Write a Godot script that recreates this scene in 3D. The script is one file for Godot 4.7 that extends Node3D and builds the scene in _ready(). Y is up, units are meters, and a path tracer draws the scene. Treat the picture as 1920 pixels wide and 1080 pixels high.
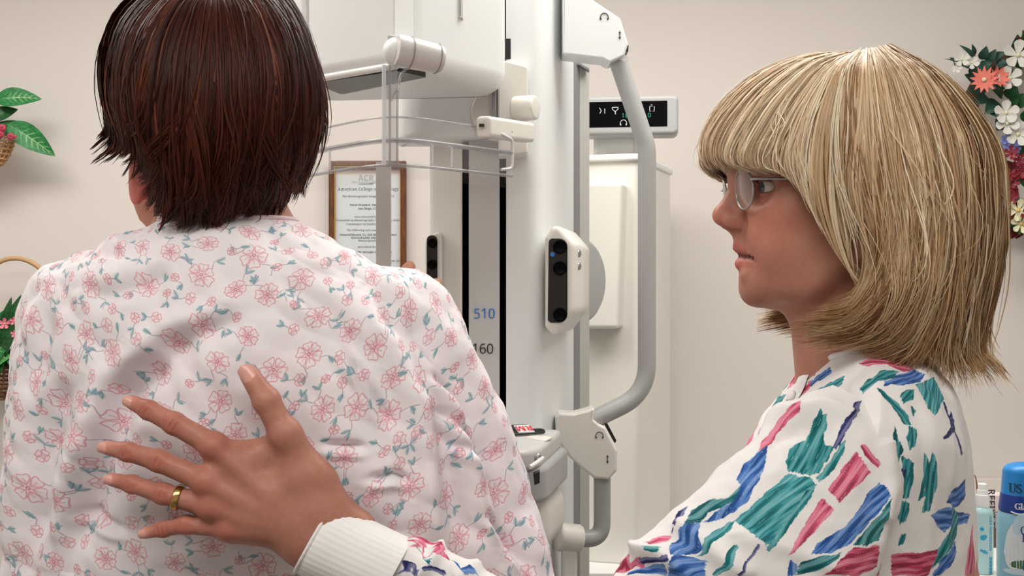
extends Node3D
# A mammography room: a patient seen from behind, a technologist at her side, the machine, the wall and its ornaments.
# Distances are metres; P() turns a sight line and a distance into a place in the room.

const F := 2200.0
const EYE := 1.42
const WALL := 2.8
var MT := {}
var taken := {}

func P(px: float, py: float, d: float) -> Vector3:
	return Vector3((px - 960.0) / F * d, EYE - (py - 540.0) / F * d, -d)

# ---------------------------------------------------------------- meshes
class Mesher:
	var v := PackedVector3Array()
	var ix := PackedInt32Array()
	var uv := PackedVector2Array()
	var col := PackedColorArray()
	var fixed := PackedVector3Array()   # normals given from outside, else worked out
	var has_uv := false
	var has_col := false

	func orient(i0: int) -> void:
		var c := Vector3.ZERO
		var n := 0
		for k in range(i0, ix.size()):
			c += v[ix[k]]
			n += 1
		if n == 0:
			return
		c /= n
		var s := 0.0
		for k in range(i0, ix.size(), 3):
			var a := v[ix[k]] - c
			s += a.dot((v[ix[k + 1]] - c).cross(v[ix[k + 2]] - c))
		if s > 0.0:
			flip(i0)

	func flip(i0: int) -> void:
		for k in range(i0, ix.size(), 3):
			var t := ix[k + 1]
			ix[k + 1] = ix[k + 2]
			ix[k + 2] = t

	func grid(rows: Array, closed: bool, uvs := [], cols := [], turn := 0) -> void:
		var b := v.size()
		var i0 := ix.size()
		var n: int = rows[0].size()
		for r in rows.size():
			v.append_array(rows[r])
			if uvs.size():
				uv.append_array(uvs[r])
				has_uv = true
			if cols.size():
				col.append_array(cols[r])
				has_col = true
		var m := n if closed else n - 1
		for r in rows.size() - 1:
			for k in m:
				var k2 := (k + 1) % n
				var p := b + r * n + k
				var q := b + r * n + k2
				var s := b + (r + 1) * n + k
				var t := b + (r + 1) * n + k2
				ix.append_array(PackedInt32Array([p, q, t, p, t, s]))
		if turn == 0:
			orient(i0)
		elif turn < 0:
			flip(i0)

	func fan(ring: PackedVector3Array, out: Vector3) -> void:
		var b := v.size()
		var c := Vector3.ZERO
		for p in ring:
			c += p
		c /= ring.size()
		v.append(c)
		v.append_array(ring)
		var n := ring.size()
		var i0 := ix.size()
		for k in n:
			ix.append_array(PackedInt32Array([b, b + 1 + k, b + 1 + (k + 1) % n]))
		if (v[b + 1] - c).cross(v[b + 2] - c).dot(out) > 0.0:
			flip(i0)

	func prism(poly: PackedVector2Array, z0: float, z1: float, bevel: float, xf: Transform3D, steps := 3) -> void:
		if Geometry2D.is_polygon_clockwise(poly):
			poly.reverse()
		var n := poly.size()
		var off := PackedVector2Array()
		for k in n:
			var a := (poly[k] - poly[(k - 1 + n) % n]).normalized()
			var c := (poly[(k + 1) % n] - poly[k]).normalized()
			var na := Vector2(-a.y, a.x)
			var nc := Vector2(-c.y, c.x)
			var m := (na + nc).normalized()
			off.append(m / maxf(0.35, m.dot(na)))
		var rows := []
		var put := func(inset: float, z: float) -> void:
			var r := PackedVector3Array()
			for k in n:
				var p := poly[k] + off[k] * inset
				r.append(xf * Vector3(p.x, p.y, z))
			rows.append(r)
		if bevel > 0.0:
			for s in steps + 1:
				var a := PI / 2 * s / steps
				put.call(bevel * (1.0 - sin(a)), z0 + bevel * (1.0 - cos(a)))
			for s in steps + 1:
				var a := PI / 2 * (1.0 - float(s) / steps)
				put.call(bevel * (1.0 - sin(a)), z1 - bevel * (1.0 - cos(a)))
		else:
			put.call(0.0, z0)
			put.call(0.0, z1)
		var i0 := ix.size()
		grid(rows, true, [], [], 1)
		var flat := PackedVector2Array()
		for k in n:
			flat.append(poly[k] + off[k] * bevel)
		var tris := Geometry2D.triangulate_polygon(flat)
		if tris.is_empty():
			tris = Geometry2D.triangulate_polygon(poly)
		for cap in 2:
			var b := v.size()
			v.append_array(rows[0] if cap == 0 else rows[-1])
			var j0 := ix.size()
			for t in tris:
				ix.append(b + t)
			if tris.size():
				var e := (v[ix[j0 + 1]] - v[ix[j0]]).cross(v[ix[j0 + 2]] - v[ix[j0]])
				var want := xf.basis.z * (-1.0 if cap == 0 else 1.0)
				if e.dot(want) > 0.0:
					flip(j0)
		# sides: outward for a counter-clockwise outline
		var p0 := (rows[0][0] as Vector3)
		var e1: Vector3 = rows[0][1] - rows[0][0]
		var e2: Vector3 = rows[-1][0] - rows[0][0]
		var outward := xf.basis * Vector3(-off[0].x - off[1].x, -off[0].y - off[1].y, 0)
		var nrm := (v[ix[i0 + 1]] - v[ix[i0]]).cross(v[ix[i0 + 2]] - v[ix[i0]])
		var mid := rows.size() / 2 - 1
		var q := i0 + mid * n * 6
		nrm = (v[ix[q + 1]] - v[ix[q]]).cross(v[ix[q + 2]] - v[ix[q]])
		if nrm.dot(outward) > 0.0:
			for k in range(i0, i0 + (rows.size() - 1) * n * 6, 3):
				var t := ix[k + 1]
				ix[k + 1] = ix[k + 2]
				ix[k + 2] = t

	func tube(path: PackedVector3Array, rad, sides := 16, caps := true, flat := 1.0, up := Vector3.UP) -> void:
		var rows := []
		var n := path.size()
		var tan0 := (path[1] - path[0]).normalized()
		var x := tan0.cross(up)
		if x.length() < 0.05:
			x = tan0.cross(Vector3.RIGHT)
		x = x.normalized()
		for k in n:
			var t := (path[mini(k + 1, n - 1)] - path[maxi(k - 1, 0)]).normalized()
			x = (x - t * x.dot(t)).normalized()
			var y := t.cross(x)
			var r: float = rad[k] if rad is Array or rad is PackedFloat32Array else rad
			var ring := PackedVector3Array()
			for s in sides:
				var a := TAU * s / sides
				ring.append(path[k] + x * cos(a) * r + y * sin(a) * r * flat)
			rows.append(ring)
		grid(rows, true, [], [], 1)
		if caps:
			fan(rows[0], path[0] - path[1])
			fan(rows[-1], path[n - 1] - path[n - 2])
		# outward check on the first quad
		var b := ix.size() - (n - 1) * sides * 6 - (2 * sides * 3 if caps else 0)
		var c0 := path[0]
		var e := (v[ix[b + 1]] - v[ix[b]]).cross(v[ix[b + 2]] - v[ix[b]])
		if e.dot(v[ix[b]] - c0) > 0.0:
			for k in range(b, b + (n - 1) * sides * 6, 3):
				var t := ix[k + 1]
				ix[k + 1] = ix[k + 2]
				ix[k + 2] = t

	func lathe(prof: Array, xf: Transform3D, sides := 32, smooth := true) -> void:   # prof: Vector2(radius, along y)
		if smooth:
			var rows := []
			for p in prof:
				var r := PackedVector3Array()
				for s in sides:
					var a := TAU * s / sides
					r.append(xf * Vector3(p.x * cos(a), p.y, p.x * sin(a)))
				rows.append(r)
			grid(rows, true)
			return
		for k in prof.size() - 1:
			var i0 := ix.size()
			var rows := []
			for p in [prof[k], prof[k + 1]]:
				var r := PackedVector3Array()
				for s in sides:
					var a := TAU * s / sides
					r.append(xf * Vector3(p.x * cos(a), p.y, p.x * sin(a)))
				rows.append(r)
			grid(rows, true, [], [], 1)
			var d: Vector2 = prof[k + 1] - prof[k]
			var want := xf.basis * Vector3(d.y, -d.x, 0)
			var q := i0
			var e := (v[ix[q + 1]] - v[ix[q]]).cross(v[ix[q + 2]] - v[ix[q]])
			if e.length() < 1e-14:
				e = (v[ix[q + 4]] - v[ix[q + 3]]).cross(v[ix[q + 5]] - v[ix[q + 3]])
			if e.dot(want) > 0.0:
				flip(i0)

	func ball(c: Vector3, r: Vector3, nu := 20, nv := 12, basis := Basis()) -> void:
		var rows := []
		for j in nv + 1:
			var b := PI * j / nv
			var ring := PackedVector3Array()
			for k in nu:
				var a := TAU * k / nu
				ring.append(c + basis * Vector3(r.x * sin(b) * cos(a), r.y * cos(b), r.z * sin(b) * sin(a)))
			rows.append(ring)
		grid(rows, true)

	func box(c: Vector3, size: Vector3, bevel: float, basis := Basis()) -> void:
		var h := size / 2
		var poly := PackedVector2Array()
		var b := minf(bevel, minf(h.x, h.y) * 0.98)
		for q in 4:
			var cx := (h.x - b) * (1 if q == 0 or q == 3 else -1)
			var cy := (h.y - b) * (1 if q < 2 else -1)
			var m := 3 if b > 0.0 else 0
			for s in m + 1:
				var a := PI / 2 * q + PI / 2 * (float(s) / m if m else 0.5)
				poly.append(Vector2(cx + b * cos(a), cy + b * sin(a)))
		prism(poly, -h.z, h.z, minf(bevel, h.z * 0.98), Transform3D(basis, c))

	func commit() -> ArrayMesh:
		var n := v.size()
		var nor := fixed
		if nor.size() != n:
			nor = PackedVector3Array()
			nor.resize(n)
			for k in range(0, ix.size(), 3):
				var a := ix[k]
				var b := ix[k + 1]
				var c := ix[k + 2]
				var e := (v[c] - v[a]).cross(v[b] - v[a])
				nor[a] += e
				nor[b] += e
				nor[c] += e
			for k in n:
				nor[k] = nor[k].normalized() if nor[k].length_squared() > 1e-30 else Vector3.UP
		var a := []
		a.resize(Mesh.ARRAY_MAX)
		a[Mesh.ARRAY_VERTEX] = v
		a[Mesh.ARRAY_NORMAL] = nor
		a[Mesh.ARRAY_INDEX] = ix
		if has_uv:
			uv.resize(n)
			a[Mesh.ARRAY_TEX_UV] = uv
		if has_col:
			col.resize(n)
			a[Mesh.ARRAY_COLOR] = col
		var m := ArrayMesh.new()
		m.add_surface_from_arrays(Mesh.PRIMITIVE_TRIANGLES, a)
		return m

# ---------------------------------------------------------------- outlines and paths
func round_poly(pts: Array, r, n := 5) -> PackedVector2Array:   # r: one radius or one for each corner
	var out := PackedVector2Array()
	var m := pts.size()
	for k in m:
		var p: Vector2 = pts[k]
		var a: Vector2 = pts[(k - 1 + m) % m] - p
		var b: Vector2 = pts[(k + 1) % m] - p
		var rr: float = r[k] if r is Array else r
		var half := absf(a.angle_to(b)) / 2.0
		if rr <= 0.0 or half > 1.55:
			out.append(p)
			continue
		var t := minf(rr / tan(half), minf(a.length(), b.length()) * 0.48)
		var rad := t * tan(half)
		var c := p + (a.normalized() + b.normalized()).normalized() * (rad / sin(half))
		var s0 := p + a.normalized() * t - c
		var s1 := p + b.normalized() * t - c
		var sweep := s0.angle_to(s1)
		for s in n + 1:
			out.append(c + s0.rotated(sweep * s / n))
	return out

func rrect(w: float, h: float, r: float, n := 5) -> PackedVector2Array:
	return round_poly([Vector2(-w / 2, -h / 2), Vector2(w / 2, -h / 2), Vector2(w / 2, h / 2), Vector2(-w / 2, h / 2)], r, n)

func crv(pts: Array, u: float):   # Catmull-Rom through points of any kind, u from 0 to 1
	var n := pts.size() - 1
	var x := clampf(u, 0.0, 1.0) * n
	var k := mini(int(x), n - 1)
	var t := x - k
	var p1 = pts[k]
	var p2 = pts[k + 1]
	var p0 = pts[k - 1] if k > 0 else p1 * 2.0 - p2
	var p3 = pts[k + 2] if k + 2 <= n else p2 * 2.0 - p1
	return (p1 * 2.0 + (p2 - p0) * t + (p0 * 2.0 - p1 * 5.0 + p2 * 4.0 - p3) * (t * t) + (p1 * 3.0 - p0 - p2 * 3.0 + p3) * (t * t * t)) * 0.5

func smooth_path(pts: Array, n: int) -> PackedVector3Array:
	var out := PackedVector3Array()
	for k in n + 1:
		out.append(crv(pts, float(k) / n))
	return out

func bent(pts: Array, r: float, n := 8) -> PackedVector3Array:   # straight runs joined by round bends
	var out := PackedVector3Array()
	for k in pts.size():
		var p: Vector3 = pts[k]
		if k == 0 or k == pts.size() - 1:
			out.append(p)
			continue
		var a: Vector3 = pts[k - 1] - p
		var b: Vector3 = pts[k + 1] - p
		var half := a.angle_to(b) / 2.0
		var t := minf(r / tan(half), minf(a.length(), b.length()) * 0.47)
		var s := p + a.normalized() * t
		var e := p + b.normalized() * t
		for j in n + 1:
			var q := float(j) / n
			out.append(s.lerp(p, q).lerp(p.lerp(e, q), q))
	return out

# a frame whose z looks along n and whose y is close to up
func facing(at: Vector3, n: Vector3, up := Vector3.UP) -> Transform3D:
	var z := n.normalized()
	var x := up.cross(z).normalized()
	return Transform3D(Basis(x, z.cross(x), z), at)

# outline given by sight lines on an upright plane at distance d; it comes back in the plane's own metres, centred on the first argument
func seen(pts: Array, d: float) -> Array:
	var out := []
	for p in pts:
		out.append(Vector2((p.x - 960.0) / F * d, EYE - (p.y - 540.0) / F * d))
	return out

# footprint: points (sight line, distance) on the floor plan, as x and -z
func plan(pts: Array) -> Array:
	var out := []
	for p in pts:
		out.append(Vector2((p.x - 960.0) / F * p.y, p.y))
	return out

const UPRIGHT := Basis(Vector3(1, 0, 0), Vector3(0, 0, -1), Vector3(0, 1, 0))   # prism along y from a plan

# ---------------------------------------------------------------- nodes
func obj(called: String, m, material: Material, parent: Node = self) -> MeshInstance3D:
	var o := MeshInstance3D.new()
	o.name = numbered(called) if parent == self else called
	o.mesh = m.commit() if m is Mesher else m
	o.material_override = material
	parent.add_child(o, true)
	return o

func numbered(called: String) -> String:
	if not taken.has(called):
		taken[called] = 0
		return called
	taken[called] += 1
	return "%s_%03d" % [called, taken[called]]

func tag(o: Node, label: String, category: String, group := "") -> Node:
	o.set_meta("label", label)
	o.set_meta("category", category)
	if group:
		o.set_meta("group", group)
	return o

func thing(called: String, label: String, category: String, at := Vector3.ZERO, group := "") -> Node3D:
	var o := Node3D.new()
	o.name = numbered(called)
	add_child(o)
	o.position = at
	tag(o, label, category, group)
	return o

func struct(called: String, m, material: Material, label: String, category: String) -> MeshInstance3D:
	var o := obj(called, m, material)
	o.set_meta("kind", "structure")
	tag(o, label, category)
	return o

func mat(c: Color, rough := 0.5, metal := 0.0) -> StandardMaterial3D:
	var m := StandardMaterial3D.new()
	m.albedo_color = c
	m.roughness = rough
	m.metallic = metal
	return m

func rgb(r: float, g: float, b: float) -> Color:
	return Color(r / 255.0, g / 255.0, b / 255.0)

func relief(m: StandardMaterial3D, _freq: float, _cm: float, _scale := 1.0, _seed_no := 1) -> StandardMaterial3D:
	return m

func lettering(text: String, height: float, depth: float, font_name := "Droid Sans", bold := false, italic := false) -> Mesh:
	var f := SystemFont.new()
	f.font_names = PackedStringArray([font_name])
	if bold:
		f.font_weight = 700
	if italic:
		f.font_italic = true
	var t := TextMesh.new()
	t.text = text
	t.font = f
	t.font_size = 64
	t.pixel_size = height / 64.0
	t.depth = depth
	t.curve_step = 1.0
	return t

func write_on(parent: Node, called: String, text: String, height: float, at: Vector3, n: Vector3, material: Material, font_name := "Droid Sans", bold := false, italic := false, roll := 0.0) -> MeshInstance3D:
	var o := MeshInstance3D.new()
	o.name = called
	o.mesh = lettering(text, height, 0.0004, font_name, bold, italic)
	o.material_override = material
	var x := facing(at, n)
	x.basis = x.basis * Basis(Vector3(0, 0, 1), roll)
	o.transform = x
	if parent is Node3D and parent != self:
		o.transform = parent_frame(parent).affine_inverse() * x
	parent.add_child(o, true)
	return o

func parent_frame(p: Node) -> Transform3D:
	var x := Transform3D()
	while p != self and p is Node3D:
		x = (p as Node3D).transform * x
		p = p.get_parent()
	return x

# ---------------------------------------------------------------- the scene
func _ready() -> void:
	# camera
	var cam := Camera3D.new()
	cam.name = "camera"
	cam.fov = rad_to_deg(2.0 * atan(540.0 / F))
	cam.near = 0.05
	cam.far = 50.0
	add_child(cam)
	cam.position = Vector3(0, EYE, 0)
	cam.current = true
	# air and exposure: the room is closed, its lamps light it
	var env := Environment.new()
	env.background_mode = Environment.BG_COLOR
	env.background_color = Color(0.02, 0.02, 0.022)
	env.tonemap_mode = Environment.TONE_MAPPER_LINEAR
	env.tonemap_exposure = 0.97
	env.sdfgi_enabled = true
	env.ssao_enabled = true
	env.ssil_enabled = true
	var we := WorldEnvironment.new()
	we.name = "environment"
	we.environment = env
	add_child(we)
	materials()
	ceiling_lamp(Vector3(-0.2, 2.44, -1.75), Vector2(2.8, 0.6), 3.9, "long ceiling light panel nearest the back wall")
	ceiling_lamp(Vector3(-0.2, 2.44, 0.1), Vector2(2.8, 0.6), 2.9, "long ceiling light panel above the camera side of the room")
	room()
	machine()
	cabinet()
	ornaments()
	patient()
	technologist()
	bench()

func ceiling_lamp(at: Vector3, size: Vector2, energy: float, label: String) -> void:
	var t := thing("ceiling_light", label, "ceiling light", at)
	var m := Mesher.new()
	for s in [[Vector3(size.x / 2 + 0.02, 0, 0), Vector3(0.04, 0.06, size.y + 0.08)], [Vector3(-size.x / 2 - 0.02, 0, 0), Vector3(0.04, 0.06, size.y + 0.08)], [Vector3(0, 0, size.y / 2 + 0.02), Vector3(size.x, 0.06, 0.04)], [Vector3(0, 0, -size.y / 2 - 0.02), Vector3(size.x, 0.06, 0.04)]]:
		m.box(s[0], s[1], 0.004)
	obj("frame", m, MT.white, t)
	m = Mesher.new()
	m.box(Vector3(0, 0.012, 0), Vector3(size.x, 0.01, size.y), 0.001)
	obj("diffuser", m, MT.glow, t)
	var l := AreaLight3D.new()
	l.name = "light"
	l.area_size = size
	l.light_energy = energy
	l.light_color = Color(1.0, 0.98, 0.955)
	l.shadow_enabled = true
	l.area_range = 10.0
	l.rotation = Vector3(-PI / 2, 0, 0)
	t.add_child(l)

func materials() -> void:
	MT.wall = relief(mat(rgb(219, 213, 208), 0.85), 0.02, 0.12, 2.0, 3)
	MT.floor = relief(mat(rgb(104, 98, 90), 0.4), 0.03, 0.02, 2.0, 4)
	MT.ceiling = mat(rgb(235, 233, 228), 0.9)
	MT.white = mat(rgb(234, 235, 233), 0.35)
	MT.shell = relief(mat(rgb(232, 236, 237), 0.35), 0.2, 0.006, 6.0, 5)
	MT.cream = relief(mat(rgb(228, 226, 219), 0.42), 0.2, 0.006, 6.0, 6)
	MT.grey = relief(mat(rgb(168, 170, 170), 0.38), 0.2, 0.004, 8.0, 7)
	MT.track = mat(rgb(186, 185, 181), 0.45)
	MT.dark_track = mat(rgb(136, 138, 140), 0.4)
	MT.light_grey = relief(mat(rgb(198, 199, 198), 0.4), 0.2, 0.005, 8.0, 8)
	MT.black = mat(rgb(14, 14, 16), 0.35)
	MT.screen = mat(rgb(7, 7, 9), 0.35)
	MT.screen.metallic_specular = 0.15
	MT.ink = mat(rgb(40, 42, 46), 0.6)
	MT.print = mat(rgb(40, 40, 42), 0.8)
	MT.blue_ink = mat(rgb(34, 120, 200), 0.5)
	MT.red_ink = mat(rgb(205, 40, 48), 0.5)
	MT.icon = mat(rgb(200, 200, 205), 0.5)
	MT.icon.emission_enabled = true
	MT.icon.emission = rgb(150, 150, 155)
	MT.icon.emission_energy_multiplier = 0.25
	MT.green = mat(rgb(10, 120, 90), 0.5)
	MT.green.emission_enabled = true
	MT.green.emission = rgb(20, 150, 110)
	MT.green.emission_energy_multiplier = 0.35
	MT.steel = mat(rgb(170, 172, 175), 0.3, 0.9)
	MT.glow = mat(rgb(240, 238, 230), 0.6)
	MT.glow.emission_enabled = true
	MT.glow.emission = rgb(255, 246, 234)
	MT.glow.emission_energy_multiplier = 1.2
	MT.acrylic = mat(Color(0.82, 0.83, 0.84, 0.10), 0.03)
	MT.acrylic.transparency = BaseMaterial3D.TRANSPARENCY_ALPHA
	MT.acrylic_edge = mat(Color(0.62, 0.63, 0.65, 0.42), 0.05)
	MT.acrylic_edge.transparency = BaseMaterial3D.TRANSPARENCY_ALPHA
	MT.acrylic_bright = mat(Color(0.88, 0.9, 0.92, 0.55), 0.05)
	MT.acrylic_bright.transparency = BaseMaterial3D.TRANSPARENCY_ALPHA
	MT.wood = wood_material()
	MT.gilt = mat(rgb(176, 136, 62), 0.4, 0.4)
	MT.paper = mat(rgb(206, 212, 216), 0.8)
	MT.glass = mat(Color(0.84, 0.86, 0.86, 0.14), 0.02)
	MT.glass.transparency = BaseMaterial3D.TRANSPARENCY_ALPHA

func wood_material() -> StandardMaterial3D:
	var m := mat(Color.WHITE, 0.4)
	var n := FastNoiseLite.new()
	n.seed = 11
	n.frequency = 0.02
	n.fractal_octaves = 5
	var t := NoiseTexture2D.new()
	t.width = 256
	t.height = 256
	t.seamless = true
	t.noise = n
	var g := Gradient.new()
	g.set_color(0, rgb(60, 30, 16))
	g.set_color(1, rgb(140, 78, 40))
	t.color_ramp = g
	m.albedo_texture = t
	m.uv1_triplanar = true
	m.uv1_scale = Vector3(30, 4, 30)
	return m

func room() -> void:
	var m := Mesher.new()
	m.box(Vector3(0, -0.05, -0.4), Vector3(5.6, 0.1, 7.2), 0.0)
	struct("floor", m, MT.floor, "plain vinyl floor of the room", "floor")
	m = Mesher.new()
	m.box(Vector3(0, 2.55, -0.4), Vector3(5.6, 0.1, 7.2), 0.0)
	struct("ceiling", m, MT.ceiling, "plain white ceiling of the room", "ceiling")
	m = Mesher.new()
	m.box(Vector3(0, 1.25, -WALL - 0.05), Vector3(5.6, 2.5, 0.1), 0.0)
	struct("wall_back", m, MT.wall, "off-white painted wall behind the machine", "wall")
	m = Mesher.new()
	m.box(Vector3(-2.2, 1.25, -0.4), Vector3(0.1, 2.5, 5.0), 0.0)
	struct("wall_left", m, MT.wall, "off-white painted wall at the left", "wall")
	m = Mesher.new()
	m.box(Vector3(2.2, 1.25, -0.4), Vector3(0.1, 2.5, 5.0), 0.0)
	struct("wall_right", m, MT.wall, "off-white painted wall at the right", "wall")
	m = Mesher.new()
	m.box(Vector3(0, 1.25, 1.85), Vector3(5.6, 2.5, 0.1), 0.0)
	struct("wall_front", m, MT.wall, "off-white painted wall behind the camera", "wall")
	m = Mesher.new()
	m.box(Vector3(1.5, 0.915, -WALL + 0.006), Vector3(1.3, 0.104, 0.012), 0.002)
	struct("trim_1", m, MT.wall, "low painted splashback strip along the wall behind the bottles", "trim")

# a part whose mesh is given in the room's own coordinates
func part(called: String, m, material: Material, parent: Node, label := "") -> MeshInstance3D:
	var o := obj(called, m, material, parent)
	o.transform = parent_frame(parent).affine_inverse()
	if label:
		o.set_meta("label", label)
	return o

func plate(pts: Array, d: float, depth: float, bevel: float, r, n := 4) -> Mesher:   # an upright slab facing the camera wall, outline by sight lines
	var m := Mesher.new()
	m.prism(round_poly(seen(pts, d), r, n), -depth, 0.0, bevel, Transform3D(Basis(), Vector3(0, 0, -d)))
	return m

func block(pts: Array, y0: float, y1: float, bevel: float, r, n := 6) -> Mesher:   # an upright prism over a footprint
	var m := Mesher.new()
	m.prism(round_poly(plan(pts), r, n), y0, y1, bevel, Transform3D(UPRIGHT, Vector3.ZERO), 4)
	return m

func level(py: float, d: float) -> float:
	return EYE - (py - 540.0) / F * d

func turn_icon(at: Transform3D, s: float) -> Mesher:
	var m := Mesher.new()
	var path := PackedVector3Array()
	for k in 13:
		var a := PI * 1.12 - PI * 1.24 * k / 12.0
		path.append(at * Vector3(cos(a) * s * 0.45, sin(a) * s * 0.45, 0.0003))
	m.tube(path, s * 0.05, 6)
	for q in [-1, 1]:
		var tri := PackedVector2Array([Vector2(q * s * 0.42 - s * 0.13, -s * 0.12), Vector2(q * s * 0.42 + s * 0.13, -s * 0.12), Vector2(q * s * 0.38, -s * 0.42)])
		m.prism(tri, 0.0, 0.0005, 0.0, at)
	return m

func updown_icon(at: Transform3D, s: float) -> Mesher:
	var m := Mesher.new()
	m.tube(PackedVector3Array([at * Vector3(0, -s * 0.4, 0.0003), at * Vector3(0, s * 0.4, 0.0003)]), s * 0.045, 6)
	for q in [-1, 1]:
		m.prism(PackedVector2Array([Vector2(-s * 0.14, q * s * 0.22), Vector2(s * 0.14, q * s * 0.22), Vector2(0, q * s * 0.5)]), 0.0, 0.0005, 0.0, at)
	return m

func machine() -> void:
	var t := thing("mammography_machine", "tall white mammography machine with clear paddle and grey tube handles behind the patient", "medical machine", Vector3(0.05, 0, -1.95))
	# --- column
	part("column", block([Vector2(949, 1.802), Vector2(1012, 1.79), Vector2(1077, 2.02), Vector2(949, 2.02)], 0.1, 2.3, 0.004, [0.003, 0.022, 0.004, 0.004], 8), MT.shell, t)
	part("column_side", block([Vector2(806, 1.84), Vector2(867, 1.82), Vector2(867, 2.02), Vector2(812, 2.04)], 0.1, level(232, 1.83), 0.004, [0.012, 0.003, 0.004, 0.01]), MT.cream, t)
	part("backing", block([Vector2(860, 1.86), Vector2(955, 1.86), Vector2(955, 1.9), Vector2(860, 1.9)], 0.1, 2.28, 0.0, 0.0), MT.screen, t)
	var fp := part("front_plate", block([Vector2(879, 1.818), Vector2(937, 1.806), Vector2(937, 1.84), Vector2(879, 1.85)], 0.1, level(232, 1.83), 0.002, 0.002), MT.light_grey, t)
	write_on(fp, "number", "510", 0.0215, P(908, 588, 1.8105), Vector3(-0.2, 0, 1), MT.blue_ink, "Droid Sans", false, false)
	write_on(fp, "number", "160", 0.0215, P(905, 654, 1.8105), Vector3(-0.2, 0, 1), MT.ink)
	part("slot_mouth", block([Vector2(944, 1.80), Vector2(958, 1.80), Vector2(958, 1.83), Vector2(944, 1.83)], level(111, 1.8), level(72, 1.8), 0.001, 0.001), MT.black, t)
	part("rear_track", block([Vector2(1085, 2.03), Vector2(1105, 2.05), Vector2(1103, 2.16), Vector2(1080, 2.16)], 0.1, level(104, 2.05), 0.002, 0.002), MT.track, t)
	part("rear_track_edge", block([Vector2(1073, 2.01), Vector2(1086, 2.03), Vector2(1086, 2.1), Vector2(1073, 2.1)], 0.1, level(104, 2.05), 0.001, 0.001), MT.dark_track, t)
	part("track_joint", plate([Vector2(1074, 116), Vector2(1086, 117), Vector2(1105, 128), Vector2(1105, 133), Vector2(1086, 122), Vector2(1074, 121)], 2.022, 0.02, 0.0005, 0.0), MT.dark_track, t)
	part("foot_plate", block([Vector2(560, 1.72), Vector2(1120, 1.7), Vector2(1160, 2.25), Vector2(620, 2.3)], 0.0, 0.12, 0.01, 0.03), MT.cream, t)
	# --- black panels with their cream frames
	var dirn := (P(1103, 455, 1.95) - P(1077, 460, 1.76))
	var fr := Mesher.new()
	var outline := round_poly(seen([Vector2(1021, 446), Vector2(1041, 414), Vector2(1079, 458), Vector2(1078, 584), Vector2(1038, 634), Vector2(1021, 612)], 1.76), [0.008, 0.012, 0.018, 0.022, 0.012, 0.008])
	var sheer := Basis(Vector3(1, 0, 0), Vector3(0, 1, 0), Vector3(-dirn.x / 0.19, 0, 1).normalized())
	fr.prism(outline, -0.2, 0.0, 0.008, Transform3D(sheer, Vector3(0, 0, -1.76)), 5)
	var frame := part("panel_frame", fr, MT.cream, t)
	var bp := part("sensor_panel", plate([Vector2(1029, 447), Vector2(1064, 447), Vector2(1064, 605), Vector2(1027, 605)], 1.757, 0.02, 0.001, [0.006, 0.012, 0.012, 0.006]), MT.black, t)
	for py in [463, 503, 590]:
		var m := Mesher.new()
		m.lathe([Vector2(0.0, 0.001), Vector2(0.0075, 0.001), Vector2(0.0102, 0.003), Vector2(0.0105, 0.0005), Vector2(0.0105, -0.002)], Transform3D(Basis(Vector3(1, 0, 0), PI / 2), P(1050, py, 1.7555)), 28)
		part("socket", m, MT.screen, bp)
	var dot := Mesher.new()
	dot.lathe([Vector2(0.0, 0.0006), Vector2(0.0033, 0.0006), Vector2(0.0036, 0.0), Vector2(0.0036, -0.001)], Transform3D(Basis(Vector3(1, 0, 0), PI / 2), P(1036, 477, 1.756)), 20)
	part("marker_dot", dot, MT.blue_ink, bp, "round blue dot")
	for py in [475, 499]:
		var m := Mesher.new()
		var x := facing(P(1085, py, 1.80), Vector3(0.86, 0, 0.5))
		m.lathe([Vector2(0.0, 0.003), Vector2(0.0035, 0.0028), Vector2(0.006, 0.0015), Vector2(0.0065, -0.003)], x * Transform3D(Basis(Vector3(1, 0, 0), PI / 2), Vector3.ZERO), 20)
		m.box(x * Vector3(0, 0, 0.003), Vector3(0.007, 0.0012, 0.0006), 0.0, x.basis)
		part("screw", m, MT.steel, frame)
	part("panel_frame", plate([Vector2(797, 452), Vector2(806, 440), Vector2(829, 432), Vector2(829, 620), Vector2(806, 610), Vector2(797, 596)], 1.815, 0.12, 0.004, [0.01, 0.01, 0.01, 0.01, 0.01, 0.01]), MT.cream, t)
	var lp := part("sensor_panel", plate([Vector2(800, 441), Vector2(820, 441), Vector2(820, 600), Vector2(800, 600)], 1.811, 0.02, 0.001, [0.007, 0.014, 0.012, 0.007]), MT.black, t)
	for py in [456, 496]:
		var m := Mesher.new()
		m.lathe([Vector2(0.0, 0.001), Vector2(0.005, 0.001), Vector2(0.0072, 0.003), Vector2(0.0075, 0.0005), Vector2(0.0075, -0.002)], Transform3D(Basis(Vector3(1, 0, 0), PI / 2), P(811, py, 1.8095)), 24)
		part("socket", m, MT.screen, lp)
	# --- pivot drum behind the column
	var pd := Mesher.new()
	var px := facing(P(1072, 526, 2.14), Vector3(0.8, 0, 0.6))
	pd.lathe([Vector2(0.0, 0.03), Vector2(0.068, 0.03), Vector2(0.0755, 0.024), Vector2(0.0765, 0.0), Vector2(0.0765, -0.05)], px * Transform3D(Basis(Vector3(1, 0, 0), PI / 2), Vector3.ZERO), 48)
	pd.lathe([Vector2(0.0785, 0.004), Vector2(0.081, 0.002), Vector2(0.081, -0.05)], px * Transform3D(Basis(Vector3(1, 0, 0), PI / 2), Vector3.ZERO), 48)
	part("pivot_drum", pd, MT.grey, t)
	# --- tube head: a rounded housing seen from one corner and from below
	var under := level(128, 1.52)
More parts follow.
